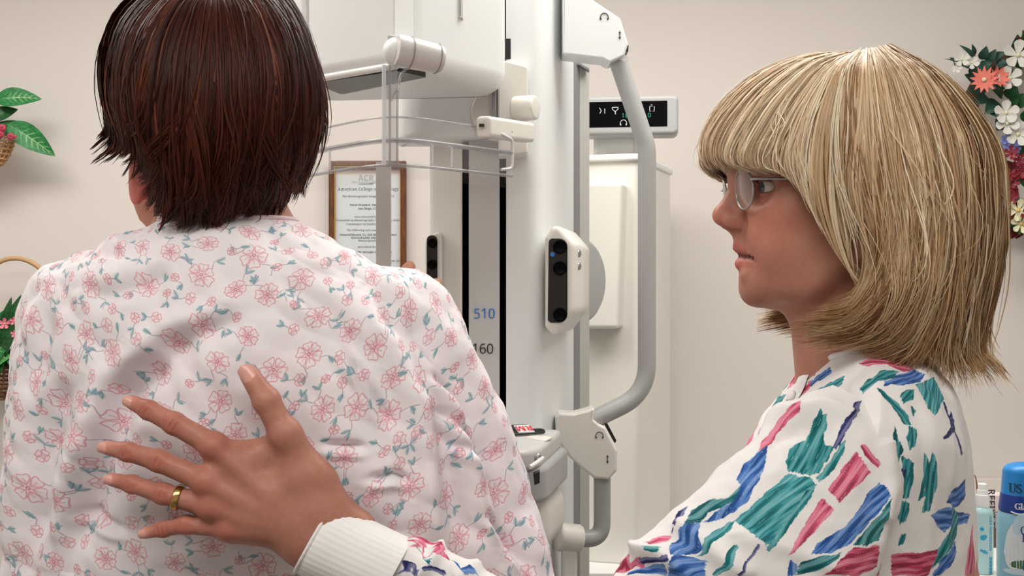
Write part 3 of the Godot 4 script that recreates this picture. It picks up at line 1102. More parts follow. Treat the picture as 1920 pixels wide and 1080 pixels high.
# ---------------------------------------------------------------- hair: guides from crown to tip, locks between them, strands in the locks
class Hair:
	var guides: Array = []       # each an array of Vector3, all of the same length
	var core := Vector3.ZERO     # the middle of the head; inner layers shrink towards it
	var m := Mesher.new()
	var rng := RandomNumberGenerator.new()

	func guide_at(x: float) -> Array:
		var n := guides.size() - 1
		var k := clampi(int(x), 0, n - 1)
		var t := clampf(x - k, 0.0, 1.0)
		var g1: Array = guides[k]
		var g2: Array = guides[k + 1]
		var g0: Array = guides[maxi(k - 1, 0)]
		var g3: Array = guides[mini(k + 2, n)]
		var out := []
		for i in g1.size():
			var p0: Vector3 = g0[i]
			var p1: Vector3 = g1[i]
			var p2: Vector3 = g2[i]
			var p3: Vector3 = g3[i]
			out.append(0.5 * (p1 * 2.0 + (p2 - p0) * t + (p0 * 2.0 - p1 * 5.0 + p2 * 4.0 - p3) * t * t + (p1 * 3.0 - p0 - p2 * 3.0 + p3) * t * t * t))
		return out

	func along(g: Array, u: float) -> Vector3:
		var n := g.size() - 1
		var x := clampf(u, 0.0, 1.0) * n
		var k := mini(int(x), n - 1)
		var t := x - k
		var p1: Vector3 = g[k]
		var p2: Vector3 = g[k + 1]
		var p0: Vector3 = g[k - 1] if k > 0 else p1 * 2.0 - p2
		var p3: Vector3 = g[k + 2] if k + 2 <= n else p2 * 2.0 - p1
		return 0.5 * (p1 * 2.0 + (p2 - p0) * t + (p0 * 2.0 - p1 * 5.0 + p2 * 4.0 - p3) * t * t + (p1 * 3.0 - p0 - p2 * 3.0 + p3) * t * t * t)

	func shell(inset: float, x0: float, x1: float, nt: int, t1: float, color: Color) -> void:
		var rows := []
		var cols := []
		var nu := int((x1 - x0) * 4.0) + 1
		for k in nu + 1:
			var g := guide_at(lerpf(x0, x1, float(k) / nu))
			var r := PackedVector3Array()
			var c := PackedColorArray()
			for j in nt + 1:
				var p := along(g, t1 * j / nt)
				r.append(p + (core - p).normalized() * inset)
				c.append(color)
			rows.append(r)
			cols.append(c)
		m.grid(rows, false, [], cols)

	func ribbon(path: PackedVector3Array, w: float, c0: Color, c1: Color, twist: float) -> void:
		var b := m.v.size()
		var n := path.size()
		for k in n:
			var t := (path[mini(k + 1, n - 1)] - path[maxi(k - 1, 0)]).normalized()
			var o := (path[k] - core).normalized()
			var s := t.cross(o).normalized()
			var up := s.cross(t)
			var f := float(k) / (n - 1)
			var ww := w * (0.55 + 0.45 * minf(1.0, f * 5.0)) * (1.0 if f < 0.55 else 1.0 - (f - 0.55) / 0.45 * 0.88)
			s = s * cos(twist) + up * sin(twist)
			up = s.cross(t)
			if up.dot(o) < 0.0:
				up = -up
			m.v.append(path[k] - s * ww)
			m.v.append(path[k] + s * ww)
			var nn := (up + o * 0.3).normalized()
			m.fixed.append((nn - s * 0.6).normalized())
			m.fixed.append((nn + s * 0.6).normalized())
			var c := c0.lerp(c1, f)
			m.col.append(c)
			m.col.append(c)
			if k < n - 1:
				var q := b + k * 2
				m.ix.append_array(PackedInt32Array([q, q + 3, q + 1, q, q + 2, q + 3]))
		m.has_col = true

func grow(h: Hair, from: float, to: float, locks: int, each: int, o: Dictionary) -> void:
	var rng := h.rng
	var pts: int = o.get("points", 18)
	for l in locks:
		var x := rng.randf_range(from, to)
		var w: float = o.get("spread", 0.25) * rng.randf_range(0.6, 1.3)
		var g0 := h.guide_at(x - w)
		var g1 := h.guide_at(x + w)
		var layer := pow(rng.randf(), 1.3) * (o.depth as float)
		if o.has("ridge"):
			w *= rng.randf_range(0.7, 1.7)
			g0 = h.guide_at(x - w)
			g1 = h.guide_at(x + w)
		var u0 := rng.randf_range(0.0, o.get("late", 0.15))
		var u1 := rng.randf_range(o.get("short", 0.9), o.get("long", 1.02))
		var tone := rng.randf()
		var mix: float = o.get("gather", 0.5) * rng.randf_range(0.7, 1.2)
		var lift := rng.randf_range(-1.0, 1.0) * (o.get("lift", 0.004) as float)
		var sway := rng.randf_range(-1.0, 1.0) * (o.get("sway", 0.006) as float)
		var phase := rng.randf() * TAU
		for s in each:
			var q := rng.randf_range(-1.0, 1.0)
			var deep: float = layer + q * q * (o.get("ridge", 0.0) as float) + rng.randf_range(0.0, o.get("thick", 0.004))
			var v0 := clampf(u0 + rng.randf_range(-0.06, 0.06), 0.0, 0.9)
			var v1 := u1 + rng.randf_range(-1.0, 0.6) * (o.get("ragged", 0.04) as float)
			var ph := rng.randf() * TAU
			var am: float = o.get("frizz", 0.0012) * rng.randf_range(0.3, 1.5)
			if rng.randf() < o.get("stray", 0.03):
				am *= 3.5
				deep -= rng.randf_range(0.0, o.get("fly", 0.006))
			var path := PackedVector3Array()
			for k in pts:
				var f := float(k) / (pts - 1)
				var u := lerpf(v0, v1, f)
				var side := 0.5 + 0.5 * q * (1.0 - mix * f)
				var a := h.along(g0, u)
				var b := h.along(g1, u)
				var p := a.lerp(b, side)
				if u > 1.0:
					p += (h.along(g0, 1.0) - h.along(g0, 0.95)) * ((u - 1.0) / 0.05)
				var out := (p - h.core).normalized()
				p -= out * (deep * minf(1.0, 0.35 + f * 1.4))
				p += out * (lift * f * f) + (b - a).normalized() * (sway * sin(f * 3.0 + phase) * f + am * sin(f * 9.0 + ph) * f) + out * (am * cos(f * 7.0 + ph) * f)
				path.append(p)
			var c: Color = (o.paint as Callable).call(tone, rng.randf())
			var c1: Color = c * (o.get("tip", Color(1, 1, 1)) as Color)
			h.ribbon(path, (o.width as float) * rng.randf_range(0.6, 1.3), c, c1, rng.randf_range(-0.7, 0.7))

func hair_material(rough := 0.42, spec := 0.5) -> StandardMaterial3D:
	var m := mat(Color.WHITE, rough)
	m.vertex_color_use_as_albedo = true
	m.metallic_specular = spec
	return m

func px3(list: Array) -> Array:   # guides written as sight lines with a distance
	var out := []
	for g in list:
		var r := []
		for q in g:
			r.append(P(q[0], q[1], q[2]))
		out.append(r)
	return out

const LOW := 12   # rings kept for cloth below the frame

func patient() -> void:
	var t := thing("person", "person with short dark brown hair in a white floral gown, back turned", "person", Vector3(-0.27, 0, -1.12))
	# --- body under the gown
	var f := Field.new()
	f.egg(P(402, 180, 1.13), Vector3(0.084, 0.098, 0.094), 0.02)
	f.egg(P(360, 290, 1.20), Vector3(0.062, 0.088, 0.05), 0.03)
	f.cap(P(330, 395, 1.215), P(318, 380, 1.20), 0.022, 0.03, 0.03)
	f.egg(P(296, 330, 1.225), Vector3(0.014, 0.02, 0.02), 0.012)                # nose, turned away
	f.cap(P(412, 330, 1.125), P(420, 460, 1.12), 0.056, 0.054, 0.02)
	f.cap(P(420, 500, 1.14), P(420, 600, 1.16), 0.045, 0.06, 0.02)
	f.cap(P(220, 650, 1.15), P(630, 650, 1.15), 0.045, 0.045, 0.03)
	f.egg(P(425, 800, 1.14), Vector3(0.14, 0.22, 0.09), 0.04)
	f.egg(P(430, 1200, 1.15), Vector3(0.155, 0.2, 0.11), 0.08)
	f.cap(P(330, 1300, 1.15), Vector3(-0.36, 0.5, -1.12), 0.085, 0.055, 0.04)
	f.cap(P(530, 1300, 1.15), Vector3(-0.2, 0.5, -1.12), 0.085, 0.055, 0.04)
	f.cap(Vector3(-0.36, 0.5, -1.12), Vector3(-0.36, 0.09, -1.09), 0.052, 0.035, 0.03)
	f.cap(Vector3(-0.2, 0.5, -1.12), Vector3(-0.2, 0.09, -1.09), 0.052, 0.035, 0.03)
	f.cap(P(640, 650, 1.15), P(760, 740, 1.36), 0.05, 0.04, 0.03)               # right arm reaching to the machine
	f.cap(P(760, 740, 1.36), P(770, 637, 1.5), 0.036, 0.026, 0.02)
	f.cap(P(210, 650, 1.15), P(110, 760, 1.34), 0.05, 0.04, 0.03)
	f.cap(P(110, 760, 1.34), P(170, 790, 1.46), 0.036, 0.026, 0.02)
	var paint := func(p: Vector3) -> Color:
		var n := sin(p.x * 90.0) * sin(p.y * 70.0 + 1.0) * sin(p.z * 80.0)
		return lin(rgb(196, 142, 122)).lerp(lin(rgb(178, 118, 100)), 0.5 + 0.4 * n)
	var bm := Mesher.new()
	f.mesh(bm, 0.012, paint)
	# ear, set on with a finer grid
	var e := Field.new()
	e.egg(P(262, 322, 1.128), Vector3(0.009, 0.033, 0.02), 0.006, false, Basis(Vector3(0, 1, 0), 0.5) * Basis(Vector3(0, 0, 1), -0.12))
	e.egg(P(271, 351, 1.128), Vector3(0.007, 0.011, 0.009), 0.006)
	e.egg(P(258, 318, 1.108), Vector3(0.007, 0.02, 0.010), 0.006, true, Basis(Vector3(0, 0, 1), -0.12))
	e.cap(P(282, 322, 1.13), P(300, 330, 1.14), 0.016, 0.02, 0.008)
	var ear_paint := func(p: Vector3) -> Color: return lin(rgb(205, 120, 110))
	e.mesh(bm, 0.003, ear_paint)
	# hands: a palm and five bent fingers each, held up against the machine
	for side in [1, -1]:
		var h := Field.new()
		var wrist := P(770, 637, 1.5) if side == 1 else P(170, 790, 1.46)
		var palm := wrist + Vector3(0.002, 0.02, -0.03)
		h.cap(wrist, palm + Vector3(0, 0.03, -0.01), 0.024, 0.022, 0.015)
		for k in 4:
			var root := palm + Vector3((k - 1.5) * 0.017 - 0.002, 0.043 - absf(k - 1.2) * 0.004, -0.012)
			var len: float = [0.027, 0.040, 0.023, 0.019][k]
			var j1 := root + Vector3((k - 1.5) * 0.002, len * 0.72, -len * 0.6)
			var j2 := j1 + Vector3(0, len * 0.1, -len * 0.66)
			var j3 := j2 + Vector3(0, -len * 0.35, -len * 0.4)
			h.cap(palm + Vector3((k - 1.5) * 0.012, 0.01, 0), root, 0.013, 0.0105, 0.008)
			h.cap(root, j1, 0.0092, 0.0084, 0.003)
			h.cap(j1, j2, 0.0083, 0.0076, 0.003)
			h.cap(j2, j3, 0.0076, 0.0066, 0.003)
		var tr := palm + Vector3(side * 0.024, 0.0, 0.004)
		h.cap(palm, tr, 0.016, 0.013, 0.01)
		h.cap(tr, tr + Vector3(side * 0.018, 0.03, -0.012), 0.0115, 0.009, 0.006)
		h.mesh(bm, 0.0035, paint)
	part("body", bm, skin_material(), t)
	gown(t)
	# --- hair
	var h := Hair.new()
	h.rng.seed = 7
	h.core = P(398, 190, 1.13)
	h.guides = px3([
		[[400, -40, 1.12], [395, -42, 1.19], [392, 10, 1.235], [385, 80, 1.25], [375, 140, 1.25], [360, 190, 1.25], [350, 225, 1.25], [340, 250, 1.25]],
		[[398, -42, 1.12], [320, -42, 1.18], [262, 20, 1.21], [230, 90, 1.225], [222, 150, 1.225], [225, 195, 1.22], [222, 225, 1.215], [212, 245, 1.21]],
		[[396, -44, 1.11], [300, -42, 1.13], [226, 10, 1.14], [188, 80, 1.145], [182, 150, 1.145], [192, 205, 1.14], [200, 245, 1.14], [187, 262, 1.14]],
		[[396, -44, 1.10], [302, -35, 1.10], [228, 25, 1.095], [198, 100, 1.09], [197, 175, 1.09], [212, 232, 1.09], [222, 275, 1.09], [200, 296, 1.095]],
		[[397, -43, 1.085], [318, -20, 1.06], [256, 45, 1.04], [228, 130, 1.03], [228, 205, 1.03], [240, 250, 1.04], [246, 280, 1.055], [236, 298, 1.065]],
		[[398, -42, 1.075], [338, -8, 1.035], [288, 65, 1.01], [268, 155, 1.0], [268, 240, 1.005], [288, 310, 1.02], [290, 362, 1.04], [276, 388, 1.055]],
		[[400, -41, 1.07], [358, 0, 1.025], [322, 80, 0.998], [308, 175, 0.988], [306, 265, 0.995], [310, 340, 1.015], [302, 388, 1.035], [288, 402, 1.05]],
		[[402, -40, 1.066], [380, 6, 1.02], [362, 95, 0.992], [352, 190, 0.982], [348, 285, 0.99], [352, 365, 1.012], [350, 412, 1.03], [344, 428, 1.04]],
		[[405, -40, 1.066], [412, 8, 1.02], [416, 98, 0.992], [414, 195, 0.982], [408, 290, 0.99], [402, 368, 1.012], [394, 412, 1.03], [384, 430, 1.038]],
		[[408, -40, 1.068], [446, 4, 1.022], [468, 88, 0.994], [474, 185, 0.985], [468, 280, 0.992], [456, 355, 1.015], [446, 398, 1.032], [436, 416, 1.04]],
		[[411, -41, 1.075], [476, -6, 1.035], [514, 72, 1.008], [528, 170, 0.998], [522, 268, 1.004], [508, 340, 1.022], [496, 385, 1.04], [484, 404, 1.048]],
		[[413, -42, 1.085], [496, -18, 1.06], [548, 55, 1.035], [570, 155, 1.026], [566, 252, 1.03], [550, 325, 1.045], [532, 375, 1.06], [520, 400, 1.07]],
		[[414, -44, 1.10], [508, -30, 1.095], [564, 40, 1.08], [594, 140, 1.078], [598, 230, 1.078], [584, 300, 1.085], [566, 352, 1.09], [562, 372, 1.095]],
		[[414, -44, 1.11], [510, -36, 1.13], [566, 35, 1.14], [600, 130, 1.145], [610, 210, 1.145], [600, 275, 1.145], [582, 330, 1.145], [574, 356, 1.145]],
		[[412, -42, 1.12], [498, -36, 1.18], [548, 30, 1.21], [572, 100, 1.225], [574, 170, 1.225], [560, 240, 1.22], [545, 300, 1.21], [540, 330, 1.21]],
		[[400, -40, 1.12], [415, -42, 1.19], [440, 10, 1.235], [450, 80, 1.25], [455, 140, 1.25], [450, 190, 1.25], [448, 225, 1.25], [446, 250, 1.25]],
	])
	var hp := func(tone: float, r: float) -> Color:
		var c := lin(rgb(42, 19, 14)).lerp(lin(rgb(80, 38, 27)), clampf(tone * 0.75 + (r - 0.5) * 0.5, 0.0, 1.0))
		if r > 0.96:
			c = lin(rgb(104, 56, 38))
		return c
	h.shell(0.007, 0.0, 15.0, 24, 0.93, lin(rgb(36, 17, 13)))
	var hs := part("hair", h.m, hair_material(0.6, 0.3), t)
	h.m = Mesher.new()
	grow(h, 0.0, 15.0, 330, 24, {"ridge": 0.004, "depth": 0.009, "thick": 0.004, "width": 0.0011, "paint": hp, "spread": 0.28, "short": 0.82, "ragged": 0.05, "lift": 0.003, "sway": 0.022, "gather": 0.6, "tip": Color(1.15, 1.1, 1.05)})
	# shorter layers and turned-out ends
	grow(h, 1.0, 14.5, 130, 24, {"ridge": 0.004, "depth": 0.002, "thick": 0.003, "width": 0.0011, "paint": hp, "spread": 0.3, "late": 0.45, "short": 0.66, "long": 0.86, "ragged": 0.05, "lift": 0.007, "sway": 0.04, "gather": 0.85, "tip": Color(1.3, 1.2, 1.1)})
	grow(h, 1.6, 4.4, 26, 16, {"depth": 0.004, "thick": 0.004, "width": 0.0009, "paint": hp, "spread": 0.2, "late": 0.6, "short": 1.0, "long": 1.1, "ragged": 0.05, "lift": 0.012, "sway": 0.02, "gather": 0.9})
	grow(h, 10.0, 13.8, 24, 16, {"depth": 0.004, "thick": 0.004, "width": 0.0009, "paint": hp, "spread": 0.2, "late": 0.5, "short": 0.98, "long": 1.06, "ragged": 0.05, "lift": 0.006, "sway": 0.02, "gather": 0.9})
	grow(h, 5.0, 10.0, 40, 16, {"depth": 0.004, "thick": 0.004, "width": 0.0009, "paint": hp, "spread": 0.25, "late": 0.5, "short": 0.98, "long": 1.05, "ragged": 0.06, "lift": 0.004, "sway": 0.03, "gather": 0.8})
	part("strands", h.m, hair_material(0.45, 0.28), hs).set_meta("kind", "stuff")

# distance from q to a polyline, and how far along it (0 to 1)
func near_line(q: Vector2, line: Array) -> Vector2:
	var best := 1e9
	var where := 0.0
	var side := 1.0
	for k in line.size() - 1:
		var a: Vector2 = line[k]
		var d: Vector2 = line[k + 1] - a
		var h := clampf((q - a).dot(d) / d.length_squared(), 0.0, 1.0)
		var off := q - a - d * h
		var l := off.length()
		if l < best:
			best = l
			where = (k + h) / (line.size() - 1)
			side = signf(d.cross(off))
	return Vector2(best * side, where)

# cloth hung on four outlines (left, back, right, front), each from the neck to the hem
func draped(lf: Array, bk: Array, rt: Array, fr: Array, nu: int, nt: int, e: float) -> Array:
	var rows := []
	for j in nt + 1:
		var u := float(j) / nt
		var l: Vector3 = crv(lf, u)
		var b: Vector3 = crv(bk, u)
		var r: Vector3 = crv(rt, u)
		var f: Vector3 = crv(fr, u)
		var c := (l + r) / 2.0
		var row := PackedVector3Array()
		for k in nu:
			var a := TAU * k / nu
			var s := sin(a)
			var q := cos(a)
			var ss := signf(s) * pow(absf(s), e)
			var qq := signf(q) * pow(absf(q), e)
			row.append(c + (r - c) * ss + ((b - c) * qq if qq > 0.0 else (f - c) * -qq))
		rows.append(row)
	return rows

func lengths(rows: Array, start := 0) -> Array:   # texture coordinates in metres of cloth, measured sideways from column start
	var n: int = rows[0].size()
	var uvs := []
	var down := PackedFloat32Array()
	down.resize(n)
	for j in rows.size():
		var r: PackedVector3Array = rows[j]
		var uv := PackedVector2Array()
		uv.resize(n)
		if j > 0:
			for k in n:
				down[k] += r[k].distance_to((rows[j - 1] as PackedVector3Array)[k])
		uv[start] = Vector2(0, down[start])
		var s := 0.0
		for k in range(1, n / 2 + 1):
			var i := (start + k) % n
			s += r[i].distance_to(r[(start + k - 1) % n])
			uv[i] = Vector2(s, down[i])
		s = 0.0
		for k in range(1, n - n / 2):
			var i := (start - k + n) % n
			s -= r[i].distance_to(r[(start - k + 1 + n) % n])
			uv[i] = Vector2(s, down[i])
		uvs.append(uv)
	return uvs

func pushed(rows: Array, how: Callable) -> Array:   # moves a closed sheet along its own normal
	var out := []
	var n: int = rows[0].size()
	for j in rows.size():
		var r: PackedVector3Array = rows[j]
		var a: PackedVector3Array = rows[maxi(j - 1, 0)]
		var b: PackedVector3Array = rows[mini(j + 1, rows.size() - 1)]
		var row := PackedVector3Array()
		for k in n:
			var t := r[(k + 1) % n] - r[(k - 1 + n) % n]
			var w := b[k] - a[k]
			row.append(r[k] + t.cross(w).normalized() * (how.call(r[k], k, j) as float))
		out.append(row)
	return out

func gown(t: Node3D) -> void:
	var d := 1.10
	var lf := []
	for q in [[298, 428], [262, 446], [205, 456], [135, 472], [75, 505], [42, 570], [29, 680], [27, 800], [25, 900], [22, 1000], [20, 1100], [10, 1300], [0, 1560]]:
		lf.append(P(q[0], q[1] - (14.0 if q[1] < 450 else 4.0), d))
	var rt := []
	for q in [[556, 430], [598, 448], [655, 470], [722, 494], [800, 522], [860, 576], [911, 680], [952, 780], [988, 880], [1022, 980], [1052, 1080], [1100, 1300], [1150, 1560]]:
		rt.append(P(q[0], q[1] - (14.0 if q[1] < 450 else 4.0), d))
	var bk := []
	for q in [[425, 408, 1.047], [425, 430, 1.034], [425, 470, 1.018], [426, 530, 1.004], [428, 600, 0.995], [430, 680, 0.99], [432, 770, 0.987], [434, 860, 0.987], [436, 950, 0.99], [438, 1040, 0.995], [440, 1130, 1.0], [440, 1330, 1.0], [440, 1600, 1.0]]:
		bk.append(P(q[0], q[1], q[2]))
	var fr := []
	for q in [[425, 470, 1.17], [425, 500, 1.19], [425, 540, 1.21], [425, 600, 1.235], [428, 660, 1.25], [430, 740, 1.26], [432, 830, 1.265], [434, 910, 1.27], [436, 990, 1.27], [438, 1070, 1.27], [440, 1150, 1.27], [440, 1330, 1.27], [440, 1600, 1.27]]:
		fr.append(P(q[0], q[1], q[2]))
	var nu := 300
	var nt := 230
	var rows := draped(lf, bk, rt, fr, nu, nt, 0.86)
	var uvs := lengths(rows)
	var n1 := FastNoiseLite.new()
	n1.seed = 5
	n1.frequency = 1.0
	n1.fractal_octaves = 3
	var n2 := FastNoiseLite.new()
	n2.seed = 9
	n2.frequency = 1.0
	n2.fractal_type = FastNoiseLite.FRACTAL_RIDGED
	n2.fractal_octaves = 2
	# folds: [line by sight lines, height, width, lean]
	var folds := [
		[[Vector2(350, 640), Vector2(230, 740), Vector2(170, 900), Vector2(130, 1080)], 0.0216, 26.0],
		[[Vector2(470, 590), Vector2(350, 640), Vector2(290, 660)], 0.0117, 24.0],
		[[Vector2(120, 690), Vector2(70, 860), Vector2(50, 1080)], 0.0175, 26.0],
		[[Vector2(90, 560), Vector2(62, 700), Vector2(45, 850)], 0.0099, 18.0],
		[[Vector2(690, 520), Vector2(770, 620), Vector2(830, 740), Vector2(850, 900), Vector2(880, 1080)], 0.0196, 26.0],
		[[Vector2(760, 540), Vector2(860, 690), Vector2(930, 850), Vector2(985, 1080)], 0.0157, 24.0],
		[[Vector2(655, 660), Vector2(700, 745), Vector2(735, 800)], 0.0099, 10.0],
		[[Vector2(830, 760), Vector2(880, 800), Vector2(925, 860)], 0.0117, 12.0],
		[[Vector2(820, 690), Vector2(870, 730), Vector2(915, 800)], 0.0099, 11.0],
		[[Vector2(850, 830), Vector2(900, 850), Vector2(960, 930)], 0.0078, 10.0],
		[[Vector2(600, 835), Vector2(690, 838)], 0.0078, 9.0],
		[[Vector2(690, 900), Vector2(740, 890), Vector2(770, 905)], 0.0099, 9.0],
		[[Vector2(520, 520), Vector2(620, 580), Vector2(690, 690)], 0.0059, 18.0],
		[[Vector2(330, 500), Vector2(250, 540), Vector2(150, 560)], 0.0078, 18.0],
		[[Vector2(245, 478), Vector2(180, 468), Vector2(120, 482), Vector2(80, 515)], 0.0090, 13.0],
		[[Vector2(130, 960), Vector2(200, 985), Vector2(240, 1000)], 0.0078, 10.0],
		[[Vector2(920, 960), Vector2(960, 1010), Vector2(1000, 1080)], 0.0117, 12.0],
	]
	var how := func(p: Vector3, k: int, j: int) -> float:
		var q := Vector2(p.x / -p.z * F + 960.0, 540.0 - (p.y - EYE) / -p.z * F)
		var a := TAU * k / nu
		var back := smoothstep(-0.1, 0.35, cos(a) + 0.25)
		var fall := smoothstep(0.0, 0.12, float(j) / nt)
		var s := 0.0
		if back > 0.0:
			for fo in folds:
				var l := near_line(q, fo[0])
				if absf(l.x) < fo[2] * 3.0:
					var ends := smoothstep(0.0, 0.2, l.y) * smoothstep(0.0, 0.25, 1.0 - l.y) * 0.85 + 0.15
					if l.y <= 0.0 or l.y >= 1.0:
						ends *= 0.5
					var x: float = l.x / fo[2]
					s += fo[1] * ends * (exp(-x * x) - 0.45 * exp(-(x - 1.6) * (x - 1.6)))
		var hang := smoothstep(0.3, 0.9, float(j) / nt) * sin(a * 13.0 + 2.0 * n1.get_noise_2d(a * 2.0, p.y * 3.0)) * 0.006
		s = s * back + (n1.get_noise_3d(p.x * 9.0, p.y * 6.0, p.z * 9.0) * 0.006 + (n2.get_noise_3d(p.x * 11.0 + p.y * 5.0, p.y * 8.0, p.z * 11.0)) * 0.0045 + n1.get_noise_3d(p.x * 34.0, p.y * 30.0, p.z * 30.0) * 0.0014) * fall
		return s + hang * (1.0 - back * 0.75)
	rows = pushed(rows, how)
	var m := Mesher.new()
	# closing seam: repeat the first column so that the print does not run backwards there
	m.grid(rows, true, uvs)
	var g := part("gown", m, gown_material(), t)
	var hem := Mesher.new()
	var ring := PackedVector3Array()
	for k in 61:
		ring.append(rows[0][(k * 5) % nu] + Vector3(0, 0.001, 0))
	hem.tube(ring, 0.0022, 8, false)
	part("neckband", hem, mat(rgb(226, 206, 214), 0.85), g)
func gown_material() -> StandardMaterial3D:
	if MT.has("gown"):
		return MT.gown
	var m := mat(Color.WHITE, 0.85)
	m.albedo_texture = ImageTexture.create_from_image(gown_print())
	m.uv1_scale = Vector3(1.0 / 0.27, 1.0 / 0.27, 1)
	m.rim_enabled = true
	m.rim = 0.25
	m.metallic_specular = 0.2
	MT.gown = m
	return m

# ---------------------------------------------------------------- printing on cloth
var ink_buf := PackedFloat32Array()
var ink_size := 0

func ink_start(size: int, c: Color) -> void:
	ink_size = size
	ink_buf.resize(size * size * 3)
	for k in size * size:
		ink_buf[k * 3] = c.r
		ink_buf[k * 3 + 1] = c.g
		ink_buf[k * 3 + 2] = c.b

func ink_dab(x: float, y: float, r: float, c: Color, alpha: float) -> void:
	var n := ink_size
	var R := int(ceil(r + 1))
	var cx := int(round(x))
	var cy := int(round(y))
	for j in range(-R, R + 1):
		for i in range(-R, R + 1):
			var d := Vector2(cx + i - x, cy + j - y).length()
			var a := clampf(r + 0.5 - d, 0.0, 1.0) * alpha
			if a <= 0.0:
				continue
			var o := (posmod(cx + i, n) + posmod(cy + j, n) * n) * 3
			ink_buf[o] += (c.r - ink_buf[o]) * a
			ink_buf[o + 1] += (c.g - ink_buf[o + 1]) * a
			ink_buf[o + 2] += (c.b - ink_buf[o + 2]) * a

func ink_line(pts: Array, r: float, c: Color, alpha: float, n := 24) -> void:
	var last = null
	for k in n + 1:
		var p: Vector2 = crv(pts, float(k) / n)
		if last != null:
			var l := (p - last as Vector2).length()
			var steps := maxi(1, int(l / maxf(1.0, r * 0.8)))
			for s in steps:
				var q: Vector2 = (last as Vector2).lerp(p, float(s) / steps)
				ink_dab(q.x, q.y, r, c, alpha)
		last = p

func ink_image() -> Image:
	var bytes := PackedByteArray()
	bytes.resize(ink_size * ink_size * 3)
	for k in bytes.size():
		bytes[k] = int(clampf(ink_buf[k], 0.0, 1.0) * 255.0)
	return Image.create_from_data(ink_size, ink_size, false, Image.FORMAT_RGB8, bytes)

func gown_print() -> Image:
	var n := 1024
	ink_start(n, rgb(234, 228, 233))
	var rng := RandomNumberGenerator.new()
	rng.seed = 33
	var pink := rgb(214, 146, 156)
	var pale := rgb(226, 178, 186)
	var teal := rgb(140, 178, 188)
	var stem := rgb(176, 168, 182)
	var spots := []
	for k in 4000:
		var p := Vector2(rng.randf() * n, rng.randf() * n)
		var big := spots.size() < 46
		var ok := true
		for s in spots:
			var dd: Vector2 = (p - (s[0] as Vector2)).abs()
			dd = dd.min(Vector2(n, n) - dd)
			var gap: float = 108.0 if big else (80.0 if s[1] else 52.0)
			if dd.length() < gap:
				ok = false
				break
		if ok:
			spots.append([p, big])
		if spots.size() >= 112:
			break
	for s in spots:
		var p: Vector2 = s[0]
		var big: bool = s[1]
		var r := rng.randf_range(38, 47) if big else rng.randf_range(16, 24)
		# stem and leaves first
		for q in (2 if big else 1):
			var a := rng.randf() * TAU
			var e := p + Vector2.from_angle(a) * r * (2.1 if big else 2.6)
			var bend := Vector2.from_angle(a + PI / 2) * r * rng.randf_range(-0.7, 0.7)
			ink_line([p + Vector2.from_angle(a) * r * 0.9, p.lerp(e, 0.7) + bend, e], 1.5, stem, 0.8)
			for w in 2:
				var la := a + rng.randf_range(-1.2, 1.2)
				var l0 := p.lerp(e, 0.72) + bend * 0.7
				var l1 := l0 + Vector2.from_angle(la) * rng.randf_range(20, 34)
				for f in 8:
					var u := (f + 0.5) / 8.0
					var c := l0.lerp(l1, u)
					ink_dab(c.x, c.y, 6.5 * sin(PI * u) + 0.5, teal, 0.26)
				ink_line([l0, l0.lerp(l1, 0.5) + Vector2(1, 1), l1], 1.2, rgb(118, 150, 166), 0.8)
		var petals := 5 + rng.randi() % 2 if big else 4
		var t0 := rng.randf() * TAU
		var sq := rng.randf_range(0.7, 1.0)
		for f in 10:
			ink_dab(p.x + rng.randf_range(-r, r) * 0.4, p.y + rng.randf_range(-r, r) * 0.4, r * 0.3, pale, 0.10)
		for k in petals:
			var a := t0 + TAU * k / petals
			var w := TAU / petals * 0.5
			var pt := func(rr: float, aa: float) -> Vector2:
				var v := Vector2.from_angle(aa) * rr
				return p + Vector2(v.x, v.y * sq).rotated(t0)
			var tip := rng.randf_range(0.88, 1.08)
			ink_line([pt.call(r * 0.22, a), pt.call(r * 0.68, a - w * 0.9), pt.call(r * 0.98 * tip, a - w * 0.62), pt.call(r * 0.9 * tip, a), pt.call(r * 1.0 * tip, a + w * 0.6), pt.call(r * 0.68, a + w * 0.9), pt.call(r * 0.22, a)], 2.0 if big else 1.7, pink, 0.5, 30)
			if big:
				ink_line([pt.call(r * 0.3, a), pt.call(r * 0.5, a + 0.06), pt.call(r * 0.72, a - 0.02)], 1.2, pink, 0.5, 8)
		if big:
			ink_line([p + Vector2(5, 0), p + Vector2(0, 5), p + Vector2(-5, 0), p + Vector2(0, -5), p + Vector2(5, 0)], 1.6, rgb(190, 110, 126), 0.8, 14)
	return ink_image()

func T(px: float, py: float, near: float) -> Vector3:   # a point of the technologist's head, near: metres this side of its middle plane
	return P(px, py, 1.10 - near)

func mirrored(p: Vector3) -> Vector3:
	return Vector3(p.x, p.y, -2.2 - p.z)

